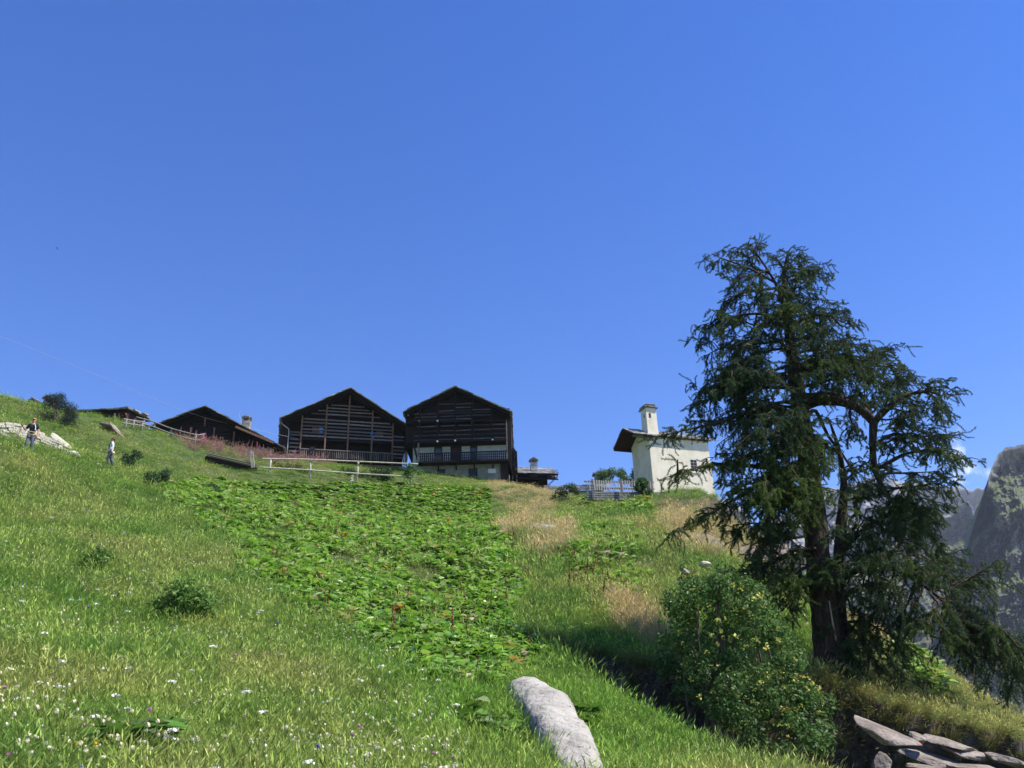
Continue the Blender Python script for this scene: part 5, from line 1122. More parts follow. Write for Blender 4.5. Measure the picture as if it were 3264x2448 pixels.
# bushes by the chapel
for nm, lab, poly, y, n, r0, r1, nl, cols, sd in [
 ('elder_bush', 'sunlit green elder bush behind the picket fence beside the squat chimney', [(1915,1510),(1945,1495),(1990,1500),(2000,1535),(1910,1540)], 64.5, 22, .25, .5, 3200, [(.06, .12, .03), (.10, .17, .05), (.13, .20, .07)], 81),
 ('elder_bush', 'green bush squeezed behind the picket fence against the shaded chapel wall', [(2018,1505),(2038,1495),(2042,1540),(2015,1540)], 65, 10, .25, .42, 1600, [(.05, .11, .03), (.09, .15, .05)], 82),
 ('climbing_bush', 'round dark green bush growing over the picket fence at the chapel corner', [(2022,1545),(2035,1528),(2062,1528),(2072,1555),(2070,1578),(2035,1580)], 57.6, 24, .16, .3, 3600, [(.035, .085, .02), (.05, .115, .03), (.08, .15, .045)], 83),
 ('garden_bush', 'leafy bush at the right end of the rail fence below the timber house', [(1285,1485),(1330,1478),(1345,1510),(1300,1525)], 66.5, 12, .25, .42, 1700, [(.06, .14, .03), (.11, .2, .05)], 84),
 ('garden_bush', 'dark leafy bush under the slatted barn behind the middle of the rail fence', [(1080,1490),(1250,1497),(1250,1528),(1080,1525)], 68, 30, .25, .45, 4200, [(.03, .07, .02), (.05, .10, .03)], 85),
 ('garden_bush', 'yellowish bush behind the left half of the rail fence', [(875,1480),(980,1482),(1000,1520),(880,1515)], 67, 26, .25, .5, 3600, [(.12, .13, .035), (.19, .18, .06), (.07, .09, .03)], 86),
 ('hollow_shrub', 'small shrub in the meadow below the weathered plank roof, dark leaved', [(630,1555),(690,1545),(700,1575),(640,1582)], 47, 12, .2, .38, 1500, [(.04, .08, .03), (.06, .11, .04)], 87),
 ('hollow_shrub', 'dark shrub on the slope straight right of the woman hiker', [(395,1460),(440,1440),(450,1470),(410,1485)], 47, 10, .2, .36, 1300, [(.03, .07, .025), (.05, .10, .035)], 88),
 ('hollow_shrub', 'low dark shrub on the slope midway between the woman hiker and the rail fence', [(450,1520),(530,1500),(550,1540),(470,1550)], 40, 14, .18, .34, 1700, [(.04, .09, .03), (.07, .12, .045)], 89),
 ('knoll_bush', 'dark low bush on the knoll right of the low slab roofed house', [(1755,1560),(1840,1545),(1850,1590),(1770,1600)], 60.5, 12, .2, .42, 1800, [(.05, .08, .03), (.09, .12, .045)], 90)]:
    ce = clumps(poly, y, n, r0, r1, .5, sd); mx_ = np.mean([p[0] for p in poly]); b0 = P(mx_, max(p[1] for p in poly), y); b0[2] = min(b0[2], ground(b0[0], b0[1])+.05)
    if lab.startswith('sunlit') or 'squeezed' in lab: b0[2] = ground(b0[0], b0[1])
    bush(nm, lab, 'bush', b0, ce, nl, .14, cols, sd, 6)
# big dock plants beside the boulder, as plants of their own
for (px_, py_, sp, lab, n, sd) in ((1570, 2345, .42, 'big dock plant pressed against the left side of the pale boulder', 60, 5), (1830, 2330, .30, 'tall dock plant growing along the right side of the pale boulder', 40, 6), (450, 2420, .3, 'broad leaved plant at the bottom edge of the flower meadow', 34, 7)):
    c0 = gp(px_, py_); r = empty('dock_plant', c0); tag(r, lab, 'plant', None); g = np.random.default_rng(sd); Vs = []; F3s = []; F4s = []; Cs = []; off = 0
    for k in range(n//9+2):
        V, a3, a4, C = dock(9, sd*40+k, .20, .30); d = np.array([g.normal()*sp*.7, g.normal()*sp*.6, 0]); d[2] = ground(c0[0]+d[0], c0[1]+d[1])-c0[2]
        Vs.append(np.array(V)*.92+d); F3s.append(np.array(a3)+off); F4s.append(np.array(a4)+off); Cs += [np.array(c)*np.array([.095, .20, .03])*1.05 for c in C]; off += len(V)
    Cc = np.concatenate([np.array(Cs), np.ones((len(Cs), 1))], 1); mesh_np('leaves', np.concatenate(Vs), np.concatenate(F3s), np.concatenate(F4s), Mleaf, r, False, {'tint': Cc, 'vcol': np.ones_like(Cc)})
# ------------------------------------------------------------------ rocks
def mat_rock(name, cols, lich, sc=3, crack=.6):
    m = mat(name, cols, sc, .92, .8, (1, 1, 1), 10, .2, bscale=sc*6); t = m.node_tree; N = t.nodes; L = t.links; b = N['Principled BSDF']
    src = b.inputs['Base Color'].links[0].from_socket; tc = N['Texture Coordinate']
    n = N.new('ShaderNodeTexNoise'); n.inputs['Scale'].default_value = sc*5; n.inputs['Detail'].default_value = 10; n.inputs['Roughness'].default_value = .75; L.new(tc.outputs['Object'], n.inputs['Vector'])
    c = N.new('ShaderNodeValToRGB'); c.color_ramp.elements[0].position = .56; c.color_ramp.elements[1].position = .66; c.color_ramp.elements[0].color = (0, 0, 0, 1); c.color_ramp.elements[1].color = (1, 1, 1, 1); L.new(n.outputs['Fac'], c.inputs[0])
    mx = N.new('ShaderNodeMix'); mx.data_type = 'RGBA'; L.new(c.outputs[0], mx.inputs[0]); L.new(src, mx.inputs[6]); mx.inputs[7].default_value = (*lich, 1); L.new(mx.outputs[2], b.inputs['Base Color']); return m
M['boulder'] = mat_rock('pale_boulder_rock', [(.19, .175, .15), (.32, .30, .26), (.43, .405, .355)], (.075, .07, .065), 2.2)
M['rock'] = mat_rock('grey_rock', [(.13, .125, .12), (.25, .24, .22), (.38, .36, .33)], (.08, .075, .07), 2.5)
M['brown_rock'] = mat_rock('brown_rock', [(.10, .08, .065), (.21, .175, .145), (.33, .29, .25)], (.09, .075, .065), 2.5)
M['cream_stone'] = mat_rock('cream_stone', [(.34, .31, .24), (.52, .48, .38), (.62, .58, .48)], (.25, .22, .16), 2.5)
def noise3(v, s, seed): return fbm(v[:, 0]*s+v[:, 2]*s*.7, v[:, 1]*s-v[:, 2]*s*.6, 5, seed)-.5
def rock_mesh(dim, seed, amp=.25, cuts=9, sub=4):
    import bmesh
    bm = bmesh.new(); bmesh.ops.create_icosphere(bm, subdivisions=sub, radius=1); v = np.array([p.co[:] for p in bm.verts]); F = np.array([[q.index for q in f.verts] for f in bm.faces]); bm.free()
    g = np.random.default_rng(seed)
    for k in range(cuts):
        n = g.normal(size=3); n /= np.linalg.norm(n); d = g.uniform(.42, .8); e = v@n-d; v = v - np.maximum(e, 0)[:, None]*n*.97
    r = 1+amp*.5*noise3(v, 1.6, seed)+amp*.45*noise3(v, 5, seed+1)+amp*.35*noise3(v, 14, seed+2); return v*r[:, None]*np.array(dim), F
def rock(name, label, px, py, y, dim, rot, m, seed, amp=.25, sink=.2, cuts=9, group=None, sub=4):
    c = P(px, py, y); V, F = rock_mesh(dim, seed, amp, cuts, sub); o = mesh_np(name, V, F, None, m, None, False); o.location = c; o.rotation_euler = rot; tag(o, label, 'rock', group); return o
# long pale boulder lying down the slope: lofted cross-sections
SP = [(1645,2212,13.4,.07,.03), (1656,2220,13.25,.16,.12), (1678,2240,12.95,.29,.25), (1722,2290,12.3,.36,.34), (1757,2345,11.6,.36,.36), (1795,2405,10.9,.35,.36), (1825,2455,10.4,.33,.34), (1860,2520,9.8,.26,.22), (1880,2560,9.45,.12,.06)]
C_ = np.array([P(a, b, y) for a, b, y, _, _ in SP]); 
cc = crv(C_, 64); ws = np.interp(np.linspace(0, 1, len(cc)), np.linspace(0, 1, len(SP)), [s[3] for s in SP]); hs = np.interp(np.linspace(0, 1, len(cc)), np.linspace(0, 1, len(SP)), [s[4] for s in SP])
T = np.gradient(cc, axis=0); T /= np.linalg.norm(T, axis=1)[:, None]; nk = 40; V = []
for i in range(len(cc)):
    s = np.cross(T[i], [0, 0, 1]); s /= np.linalg.norm(s); u = np.cross(s, T[i])
    for k in range(nk):
        a = 2*math.pi*k/nk; ca, sa = math.cos(a), math.sin(a); e = .58
        V.append(cc[i]-u*.10+s*.9*ws[i]*np.sign(ca)*abs(ca)**e + u*hs[i]*np.sign(sa)*abs(sa)**e*(1 if sa > 0 else 1.6))
V = np.array(V); ax_ = np.repeat(cc, nk, 0); gq = np.random.default_rng(17)
for k in range(0):                                   # broken flat facets along its length
    i = gq.integers(2, len(cc)-2); s = np.cross(T[i], [0, 0, 1]); s /= np.linalg.norm(s); u = np.cross(s, T[i]); a = gq.uniform(-.4, 3.5)
    nn_ = s*math.cos(a)+u*math.sin(a)+T[i]*gq.normal()*.45; nn_ /= np.linalg.norm(nn_); loc = np.exp(-(((V-cc[i])@T[i])/1.0)**2) > .3
    e_ = (V-cc[i])@nn_-(ws[i]*.9*abs(math.cos(a))+hs[i]*abs(math.sin(a)))*gq.uniform(.9, 1.03); V = V-np.where(loc & (e_ > 0), e_, 0)[:, None]*nn_*.95
nrm = V-ax_; nrm /= np.linalg.norm(nrm, axis=1)[:, None]+1e-9
V = V+nrm*(.16*noise3(V, 1.3, 301)+.12*np.abs(noise3(V, 3.5, 302))+.05*noise3(V, 12, 303)+.025*noise3(V, 40, 304))[:, None]
V = V+np.array([0, 0, .14]); cen = V.mean(0); n = len(cc); F4 = np.array([(i*nk+k, i*nk+(k+1) % nk, (i+1)*nk+(k+1) % nk, (i+1)*nk+k) for i in range(n-1) for k in range(nk)])
caps = [(0, k+1, k) for k in range(1, nk-1)]+[((n-1)*nk, (n-1)*nk+k, (n-1)*nk+k+1) for k in range(1, nk-1)]
bo = mesh_np('boulder', V-cen, np.array(caps), F4, M['boulder'], None, False); bo.location = cen; tag(bo, 'long pale grey boulder lying in the grass at the bottom centre', 'rock')
rock('rock', 'flat grey rock sticking out of orange dry grass in mid slope', 1725, 1686, gp(1725, 1702)[1]-.4, (1.1, .7, .34), (.1, .1, .2), M['rock'], 11)
slab = rock('rock_slab', 'tilted brown rock slab with a reddish lower tip beside the shrub at the gully', 2832, 2342, 13.3, (.58, .4, .095), (.5, .42, -.1), M['brown_rock'], 12, .2, cuts=12)
t = slab.data.materials[0].copy(); t.name = 'slab_rock'; slab.data.materials[0] = t; N = t.node_tree.nodes; L = t.node_tree.links; b_ = N['Principled BSDF']; src = b_.inputs['Base Color'].links[0].from_socket
sx_ = N.new('ShaderNodeSeparateXYZ'); L.new(N['Texture Coordinate'].outputs['Object'], sx_.inputs[0]); mr_ = N.new('ShaderNodeMapRange'); mr_.inputs[1].default_value = .34; mr_.inputs[2].default_value = .46; mr_.inputs[4].default_value = .7; L.new(sx_.outputs[0], mr_.inputs[0])
mx_ = N.new('ShaderNodeMix'); mx_.data_type = 'RGBA'; L.new(mr_.outputs[0], mx_.inputs[0]); L.new(src, mx_.inputs[6]); mx_.inputs[7].default_value = (.34, .11, .06, 1); L.new(mx_.outputs[2], b_.inputs['Base Color'])
g7 = np.random.default_rng(77)
for k, (px, py, y, d, rot, lab) in enumerate([(2925,2352,13.95,(.17,.22,.09),(.3,.3,.1),'small dark block between the tilted slab and the layered outcrop'), (3035,2372,14.08,(.55,.4,.06),(.28,.24,.12),'thin brown rock layer at the top of the layered outcrop in the bank'), (3075,2402,14.0,(.68,.4,.07),(.25,.2,.2),'second brown rock layer from the top of the outcrop in the bank'), (3020,2432,13.9,(.75,.4,.07),(.3,.26,.05),'third and widest brown rock layer of the outcrop in the bank'), (3120,2450,13.8,(.6,.4,.08),(.24,.18,.25),'lowest right brown rock layer of the outcrop in the bank'), (2960,2462,13.2,(.55,.3,.08),(.2,.2,-.1),'long brown rock at the very bottom edge under the layered outcrop'), (3215,2425,13.7,(.3,.4,.12),(.2,.25,.3),'dark rounded rock in the shaded bank at the bottom right corner'), (2805,2450,13.1,(.14,.3,.22),(.4,.2,.2),'upright grey rock under the tilted slab with the reddish tip')]):
    rock('rock', lab, px, py, y, d, rot, M['brown_rock'], 120+k, .25, cuts=11)
rock('outcrop', 'dark overhanging earth and rock outcrop under the crest left of the larch trunk', 2440, 1790, 41.5, (2.4, 1.5, 1.5), (.1, .2, .2), M['brown_rock'], 131, .35)
rock('outcrop', 'smaller dark rock ledge under dry grass left of the big outcrop', 2240, 1745, 38.5, (1.0, .8, .6), (.1, .1, .0), M['brown_rock'], 132, .35)
rock('outcrop', 'grey rock on the crest just right of the chapel', 2330, 1650, 55, (1.3, 1.0, 1.1), (.1, .4, .2), M['rock'], 133, .3)
rock('outcrop', 'dark shadowed rock slab jutting from the slope below the shed', 352, 1368, gp(352, 1372)[1], (1.35, .9, .36), (-.35, .32, -.15), M['brown_rock'], 134, .25)
rock('stone', 'small flat pale stone lying in the grass below the woman hiker', 310, 1482, gp(310, 1484)[1], (.28, .2, .13), (.1, .3, .2), M['cream_stone'], 141, sub=3)
rock('boulder', 'cream boulder at the right end of the dry stone wall', 232, 1447, 41.2, (.42, .35, .25), (.1, .1, .2), M['cream_stone'], 142)
rock('boulder', 'long cream rock on the bank above the dry stone wall', 190, 1404, 43.2, (.95, .4, .2), (.1, .55, .1), M['cream_stone'], 143)
rock('stone', 'grey stone on the earth lip of the gully at its upper end', 1782, 2088, 17.9, (.13, .12, .10), (.1, .1, .2), M['boulder'], 144, sub=3)
rock('stone', 'pale stone lying in the grass at the top of the flowering shrub', 2245, 1800, 26.5, (.24, .2, .12), (.1, .1, .2), M['cream_stone'], 145, sub=3)
rock('stone', 'small pale stone peeping out above the shrub, left of the larch trunk', 2180, 1822, 26, (.2, .2, .10), (.1, .1, .2), M['rock'], 146, sub=3)
c0 = gp(1122, 1540)
for k, (dz, s) in enumerate(((.05, .24), (.27, .19), (.45, .16))):
    V, F = rock_mesh((s, s*.9, s*.5), 150+k, .2, 8, 3); o = mesh_np('stone', V, F, None, M['cream_stone']); o.location = c0+np.array([.03*k, -.3, dz]); tag(o, ('lowest', 'middle', 'topmost')[k]+' pale stone of the small cairn in front of the slatted barn', 'stone', 'stones of the small cairn')
# dry stone wall holding the bank on the left
A_ = [P(-90, 1418, 39.2), P(0, 1404, 40), P(80, 1414, 40.9), P(150, 1436, 41.8), P(225, 1462, 42.6)]
wl = crv(A_, 60); seg = np.r_[0, np.cumsum(np.linalg.norm(np.diff(wl, axis=0), axis=1))]; st = MB(); Ht = 1.35
row = 0; zrow = 0
while zrow < Ht:
    h = g7.uniform(.10, .17); s = g7.uniform(0, .2)
    while s < seg[-1]:
        w = g7.uniform(.22, .55); p = np.array([np.interp(s+w/2, seg, wl[:, i]) for i in range(3)]); p1 = np.array([np.interp(min(s+w, seg[-1]), seg, wl[:, i]) for i in range(3)]); p0 = np.array([np.interp(s, seg, wl[:, i]) for i in range(3)])
        d = p1-p0
        if np.linalg.norm(d) > .05:
            d /= np.linalg.norm(d); n_ = np.cross(d, [0, 0, 1]); n_ /= np.linalg.norm(n_); tl = g7.normal()*.06
            hh = h*g7.uniform(.8, 1.0); e = d*math.cos(tl)+np.array([0, 0, 1])*math.sin(tl)
            fade = .55+.45*min(1, (seg[-1]-s)/2.5)
            if zrow < Ht*fade: st.boxc(p+np.array([0, 0, zrow-.55+h/2])+n_*g7.uniform(-.05, .05), e*(w/2-.012), -n_*.22, np.cross(n_, e)*hh/2*-1)
        s += w
    zrow += h
o = st.build('dry_stone_wall', M['cream_stone']); tag(o, 'pale dry stone wall holding the bank behind the man hiker', 'wall')

# ------------------------------------------------------------------ fences
def rail_fence(name, label, PTS, rails, m, postw, ph, extra=.1):
    """PTS: foot points; rails: heights"""
    b = np.array(PTS[0]); r = empty(name, b); tag(r, label, 'fence')
    for p, hgt in zip(PTS, ph):
        p = np.array(p)-b; l = g7.normal(size=2)*.03*hgt
        MB().tube([p-[0, 0, .4], p+np.array([l[0]*.5, l[1]*.5, hgt*.5]), p+np.array([l[0], l[1], hgt])], [postw, postw*.95, postw*.85], 8, True, .12).build('post', m, r, True)
    for h in rails:
        pts = [np.array(p)-b+np.array([0, -postw*1.2, hh*h]) for p, hh in zip(PTS, ph)]
        d0 = pts[0]-pts[1]; d1 = pts[-1]-pts[-2]; pts = [pts[0]+d0/np.linalg.norm(d0)*extra*3]+pts+[pts[-1]+d1/np.linalg.norm(d1)*extra*3]
        MB().tube(crv(pts, 24), postw*.62, 7, True, .12).build('rail', m, r, True)
    return r
def foot(px, py_top, y, hmin=.3):
    q_ = P(px, py_top, y); gz = ground(q_[0], q_[1]); return [q_[0], q_[1], gz], max(hmin, q_[2]-gz)
fs = [foot(861, 1462, 63.2), foot(993, 1464, 64.2), foot(1140, 1470, 65.4), foot(1310, 1477, 66.6)]
rail_fence('rail_fence', 'pale two-rail pole fence with four posts in front of the slatted barn', [f[0] for f in fs], [.97, .42], M['pale_wood'], .085, [f[1] for f in fs], .2)
fs = [foot(455, 1370, 64.5), foot(490, 1374, 65), foot(548, 1374, 65.5), foot(625, 1384, 66), foot(648, 1398, 68.5)]
rail_fence('rail_fence', 'grey weathered two-rail fence in front of the log barn', [f[0] for f in fs], [.92, .45], M['grey_wood'], .085, [max(.9, f[1]) for f in fs], .2)
fs = [foot(402, 1342, 61), foot(425, 1352, 62), foot(452, 1364, 63)]
rail_fence('rail_fence', 'short grey fence stepping down from the red brown shed', [f[0] for f in fs], [.9, .5], M['grey_wood'], .09, [max(.8, f[1]) for f in fs], .1)
# picket fence by the chapel
PF = [z7(1185, 575), z7(1270, 575), z7(1675, 580), z7(2060, 585), z7(2140, 587)]
yP = [57.5, 57.5, 57.8, 58.2, 58.4]
top = [P(px, py, y) for (px, py), y in zip(PF, yP)]; b = top[0].copy(); b[2] = ground(b[0], b[1]); pfn = empty('picket_fence', b); tag(pfn, 'grey weathered picket fence running up to the chapel', 'fence')
hP = (z7(0, 725)[1]-z7(0, 582)[1])/FPX*57.8*1.08
L0 = top[0]-b; L1 = top[-1]-b; D_ = (L1-L0)/np.linalg.norm(L1-L0); 
for dz in (-.13*hP, -.78*hP): MB().beam(L0-D_*.15+[0, .05, dz], L1+[0, .05, dz], .05, .11).build('rail', M['grey_wood'], pfn)
npk = 29
for i in range(npk):
    t = (i+.5)/npk; p = L0+(L1-L0)*t
    MB().boxc(p+[0, 0, -hP/2+g7.uniform(-.03, .02)], D_*.04, (0, .012, 0), np.array([g7.normal()*.03, 0, 1])*hP/2).build('picket', M['pale_wood'], pfn)
for i in (1, 2, 3):
    p = top[i]-b; MB().beam(p+[0, -.07, -hP-.55], p+[0, -.07, .03], .13, .1, (0, 1, 0)).build('post', M['grey_wood'], pfn)
ws = MB()
for r_i in range(4):
    s = 0; LL = np.linalg.norm(L1-L0)
    while s < LL+.6:
        w = g7.uniform(.18, .42); p = b+L0+D_*(s+w/2)+np.array([0, .1, -hP-.62+r_i*.15]); ws.boxc(p, D_*(w/2-.01), (0, .2, 0), (0, 0, .065*g7.uniform(.8, 1.05))); s += w
tag(ws.build('stone_base_wall', M['rock']), 'low rubble wall under the picket fence', 'wall')
# weathered plank edge / sunken roof below the log barn
ra, rb_ = P(650, 1446, 62.5), P(815, 1484, 63.5); r = empty('plank_roof', ra); tag(r, 'weathered grey plank edge of a sunken roof below the fireweed', 'roof'); d = rb_-ra
for k in range(4):
    o_ = np.array([g7.normal()*.05, .25*k, .05-.07*k+g7.normal()*.02]); MB().beam(o_+d*.02*g7.uniform(), d*g7.uniform(.9, 1)+o_, .22, .06).build('plank', M['grey_wood'], r)
MB().beam((0, .3, -.35), d+[0, .3, -.35], .2, .5).build('dark_front', M['dark_wood'], r)
pt = P(806, 1480, 63.3); MB().beam(pt-ra+[.0, -.1, -.3], P(800, 1441, 63.3)-ra+[0, -.1, 0], .13, .09, (0, 1, 0)).build('post', M['pale_wood'], r)
MB().beam(pt-ra+[.16, -.1, -.3], P(805, 1441, 63.3)-ra+[0.05, -.12, 0], .07, .06, (0, 1, 0)).build('post', M['pale_wood'], r)
# a bird far up
bp = P(182, 792, 60); bd = MB(); bd.tube([(-.14, 0, 0), (-.05, 0, .02), (.06, 0, .02), (.16, 0, .03)], [.01, .05, .05, .015], 7)
for s in (-1, 1): bd.add([(-.05, 0, .03), (.06, 0, .03), (.02, s*.3, .12), (-.06, s*.28, .11), (-.10, s*.5, .06), (-.04, s*.52, .06)], [(0, 1, 2, 3), (3, 2, 5, 4)])
bo = bd.build('bird', M['black_cloth']); bo.location = bp; bo.scale = (.45, .45, .45); tag(bo, 'tiny dark bird gliding in the left sky', 'bird')
# ------------------------------------------------------------------ people
def skin(name, nodes, edges, m, parent=None, sub=2, root=0):
    me = bpy.data.meshes.new(name); me.from_pydata([n[:3] for n in nodes], edges, []); o = bpy.data.objects.new(name, me); COL.objects.link(o)
    sk = o.modifiers.new('skin', 'SKIN'); ss = o.modifiers.new('sub', 'SUBSURF'); ss.levels = sub; ss.render_levels = sub
    for i, n in enumerate(nodes):
        r = n[3] if len(n) == 4 else n[3:5]; me.skin_vertices[0].data[i].radius = (r, r) if np.isscalar(r) else r; me.skin_vertices[0].data[i].use_root = (i == root)
    dg = bpy.context.evaluated_depsgraph_get(); ev = o.evaluated_get(dg); mm = bpy.data.meshes.new_from_object(ev); mm.name = name
    bpy.data.objects.remove(o); o = bpy.data.objects.new(name, mm); COL.objects.link(o); mm.materials.clear(); mm.materials.append(m)
    mm.polygons.foreach_set('use_smooth', np.ones(len(mm.polygons), bool)); 
    if parent is not None: o.parent = parent
    return o
def join(a, others):
    vs = [v.co[:] for v in a.data.vertices]; fs = [tuple(p.vertices) for p in a.data.polygons]
    for b in others:
        k = len(vs); vs += [v.co[:] for v in b.data.vertices]; fs += [tuple(i+k for i in p.vertices) for p in b.data.polygons]
    m = a.data.materials[0]; me = bpy.data.meshes.new(a.name); me.from_pydata(vs, [], fs); me.materials.append(m); me.polygons.foreach_set('use_smooth', np.ones(len(fs), bool)); a.data = me
    for b in others: bpy.data.objects.remove(b)
def person(loc, rz, h, label, female, armL, armR, legL, legR, shirt, trousers, hairm, sleeve):
    """faces local -y; joints in metres for a 1.75 m body, scaled; arm = (elbow, wrist)"""
    e = empty('person', loc, rz); tag(e, label, 'person'); s = h/1.75
    sw = .17 if not female else .15
    Lsh, Rsh = (sw, .0, 1.42), (-sw, .0, 1.42)
    N = [(0, .0, .95, .125, .10), (0, 0, 1.10, .115, .09), (0, 0, 1.28, .14, .10), (0, .0, 1.42, .10, .075), (0, -.005, 1.50, .05, .05), (0, -.015, 1.58, .058, .066), (0, -.02, 1.66, .074, .088), (0, -.015, 1.73, .055, .065),
         (*Lsh, .055), (*armL[0], .042), (*armL[1], .028), (*Rsh, .055), (*armR[0], .042), (*armR[1], .028), (.09, 0, .90, .09), (*legL[0], .06), (*legL[1], .042), (-.09, 0, .90, .09), (*legR[0], .06), (*legR[1], .042)]
    for a in (legL, legR): N.append((a[1][0], a[1][1]-.14, a[1][2]-.06, .04))
    E = [(0, 1), (1, 2), (2, 3), (3, 4), (4, 5), (5, 6), (6, 7), (3, 8), (8, 9), (9, 10), (3, 11), (11, 12), (12, 13), (0, 14), (14, 15), (15, 16), (0, 17), (17, 18), (18, 19), (16, 20), (19, 21)]
    sc = lambda n: tuple(v*s for v in n)
    body = skin('body', [sc(n) for n in N], E, M['skin'], e)
    parts = []
    for (el, wr) in (armL, armR):
        el = np.array(el); wr = np.array(wr); d = (wr-el)/np.linalg.norm(wr-el); side = np.cross(d, [0, 1, 0]); side /= np.linalg.norm(side)+1e-9; cu = np.cross(d, side)
        pc = wr+d*.05; mb = MB(); mb.boxc((wr+d*.045)*s, d*.05*s, side*.038*s, cu*.014*s)
        for k in range(4):
            b0 = wr+d*.09+side*(-.027+.018*k); ln = (.062, .075, .07, .052)[k]; mb.tube(np.array([b0, b0+d*ln*.5, b0+d*ln*.8+cu*.02*1.0])*s, [.009*s, .0085*s, .007*s], 6)
        b0 = wr+d*.03-side*.034; mb.tube(np.array([b0, b0-side*.025+d*.03, b0-side*.03+d*.055+cu*.015])*s, [.011*s, .01*s, .008*s], 6)
        parts.append(mb.build('hand', M['skin']))
    # nose, ears, brow
    fc = MB(); fc.tube(np.array([(0, -.10, 1.655), (0, -.118, 1.63), (0, -.10, 1.622)])*s, [.008*s, .014*s, .01*s], 6)
    for sx in (-1, 1): fc.tube(np.array([(sx*.077, .0, 1.675), (sx*.084, .01, 1.65), (sx*.077, .005, 1.62)])*s, [.01*s, .014*s, .009*s], 6)
    parts.append(fc.build('face_bits', M['skin'])); join(body, parts)
    ey = MB()
    for sx in (-1, 1): ey.tube(np.array([(sx*.03, -.105, 1.66), (sx*.03, -.094, 1.66)])*s, [.008*s, .012*s], 8)
    ey.build('eyes', M['dark'], e)
    MB().tube(np.array([(-.022, -.088, 1.597), (0, -.096, 1.594), (.022, -.088, 1.597)])*s, .006*s, 6).build('mouth', M['cap'], e)
    # shirt and trousers as a looser layer
    k = 1.0
    SN = [(0, 0, .93, .135, .11), (0, 0, 1.10, .135, .105), (0, 0, 1.28, .165, .12), (0, 0, 1.42, .13, .09), (0, 0, 1.475, .07, .065), (*Lsh, .075)]
    def lerp(a, b, t): return tuple(a[i]+(b[i]-a[i])*t for i in range(3))
    SE = [(0, 1), (1, 2), (2, 3), (3, 4), (3, 5)]
    if sleeve > 1: SN += [(*armL[0], .058), (*lerp(armL[0], armL[1], .85), .045), (*Rsh, .075), (*armR[0], .058), (*lerp(armR[0], armR[1], .85), .045)]; SE += [(5, 6), (6, 7), (3, 8), (8, 9), (9, 10)]
    else: SN += [(*lerp(Lsh, armL[0], .8), .066), (*Rsh, .075), (*lerp(Rsh, armR[0], .8), .066)]; SE += [(5, 6), (3, 7), (7, 8)]
    skin('shirt', [sc(n) for n in SN], SE, shirt, e)
    TN = [(0, 0, .97, .14, .115), (.09, 0, .88, .105), (*legL[0], .08), (legL[1][0], legL[1][1], legL[1][2]+.04, .065), (-.09, 0, .88, .105), (*legR[0], .08), (legR[1][0], legR[1][1], legR[1][2]+.04, .065)]
    skin('trousers', [sc(n) for n in TN], [(0, 1), (1, 2), (2, 3), (0, 4), (4, 5), (5, 6)], trousers, e)
    for a in (legL, legR):
        f = np.array(a[1]); MB().tube(np.array([f+[0, .06, -.05], f+[0, 0, -.045], f+[0, -.1, -.055], f+[0, -.19, -.065]])*s, np.array([.045, .055, .048, .035])*s, 10).build('boot', M['shoe'], e, True)
    return e, s, body
c0 = P(86, 1460, 37.6); c0[2] = ground(c0[0], c0[1])
hz = P(86, 1339, 37.6)[2]-c0[2]; print('man height from photo', hz)
e, s, b = person(c0, R(8), 1.78, 'man hiker in a dark sports shirt and grey shorts standing before the dry stone wall', False,
    ((.27, .0, 1.14), (.27, -.06, .90)), ((-.30, -.06, 1.18), (-.36, -.26, 1.30)), ((.12, -.05, .50), (.12, .05, .09)), ((-.12, -.10, .50), (-.13, -.02, .09)), M['black_cloth'], M['grey_cloth'], M['hair'], 1)
cp = MB(); 
V = [];
for i in range(6):
    for k in range(16):
        a = 2*math.pi*k/16; t = i/5*math.pi/2; V.append((.088*math.cos(t)*math.cos(a)*s, (-.015+.1*math.cos(t)*math.sin(a))*s, (1.69+.075*math.sin(t))*s))
cp.add(V, [(i*16+k, i*16+(k+1) % 16, (i+1)*16+(k+1) % 16, (i+1)*16+k) for i in range(5) for k in range(16)]); cp.boxc((0, -.13*s, 1.695*s), (.06*s, 0, 0), (0, .05*s, .012*s), (0, 0, .006*s)); cp.build('cap', M['cap'], e, True)
MB().tube(np.array([(.10, -.10, 1.42), (.15, -.12, 1.30), (.16, -.115, 1.15)])*s, .02*s, 6).build('shoulder_highlight', M['white_cloth'], e)  # white strip standing for the sun highlight on his left shoulder
MB().tube(np.array([(-.155, -.05, 1.06), (-.08, -.13, 1.08), (.08, -.13, 1.05), (.155, -.05, 1.06)])*s, .022*s, 6).build('hip_belt', M['lime_cloth'], e)
po = MB().tube([(-.36*s, -.33*s, 1.42*s), (-.42*s, -.36*s, .7*s), (-.50*s, -.40*s, -.0)], .014, 6); po = po.build('trekking_pole', M['post_wood']); po.location = e.location; po.rotation_euler = e.rotation_euler; tag(po, 'brown trekking pole in the raised hand of the man hiker', 'pole')
c0 = P(345, 1495, 42.3); c0[2] = ground(c0[0], c0[1]); hz = P(345, 1391, 42.3)[2]-c0[2]; print('woman height from photo', hz)
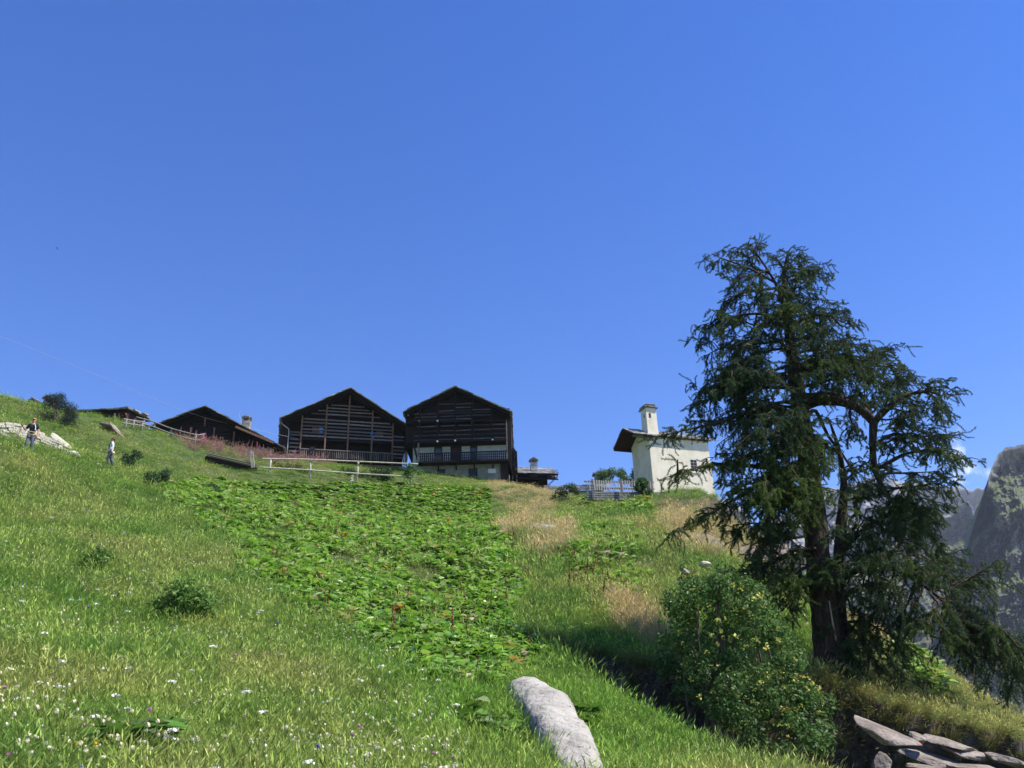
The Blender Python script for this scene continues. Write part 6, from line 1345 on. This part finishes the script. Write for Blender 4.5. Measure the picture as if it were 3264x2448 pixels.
e, s, b = person(c0, R(-62), 1.66, 'woman hiker in a white top and dark trousers walking left across the slope', True,
    ((.20, .06, 1.16), (.20, -.10, .98)), ((-.20, -.04, 1.16), (-.20, -.26, 1.12)), ((.09, -.12, .50), (.09, -.02, .09)), ((-.09, .08, .50), (-.09, .22, .11)), M['white_cloth'], M['navy_cloth'], M['hair'], 2)
h_ = MB(); V = []
for i in range(9):
    for k in range(16):
        a = 2*math.pi*k/16; t = -.75+i/8*(math.pi/2+.75); f = 1+.12*math.sin(a*5+i); y_ = (.012+.115*math.cos(t)*math.sin(a)*f)*s
        if math.sin(a) < -.3 and t < .35: y_ = max(y_, -.02*s)
        V.append((.098*math.cos(t)*math.cos(a)*f*s, y_, (1.68+.095*math.sin(t))*s))
h_.add(V, [(i*16+k, i*16+(k+1) % 16, (i+1)*16+(k+1) % 16, (i+1)*16+k) for i in range(8) for k in range(16)]); h_.build('hair', M['hair'], e, True)
MB().tube(np.array([(.10, -.10, 1.45), (.02, -.135, 1.28), (-.12, -.12, 1.08), (-.16, .0, .98)])*s, .016*s, 6).build('bag_strap', M['black_cloth'], e)
bg_ = MB().tube([(.17*s, .10*s, .90*s), (.2*s, .12*s, .82*s), (.19*s, .1*s, .74*s)], [.06*s, .085*s, .05*s], 10).build('shoulder_bag', M['cream_cloth']); bg_.location = e.location; bg_.rotation_euler = e.rotation_euler; tag(bg_, 'cream bag hanging at the hip of the woman hiker', 'bag')
# ------------------------------------------------------------------ valley haze
me = MB().box(-3700, 3700, -3700, 3700, -262, 900)
mh = bpy.data.materials.new('haze'); mh.use_nodes = True; t = mh.node_tree; t.nodes.remove(t.nodes['Principled BSDF'])
pv = t.nodes.new('ShaderNodeVolumePrincipled'); pv.inputs['Color'].default_value = (.72, .82, 1, 1); pv.inputs['Density'].default_value = .00009; pv.inputs['Anisotropy'].default_value = .1
t.links.new(pv.outputs[0], t.nodes['Material Output'].inputs['Volume'])
hz_ = me.build('haze', mh); tag(hz_, 'thin blue valley haze', None, None, 'stuff')
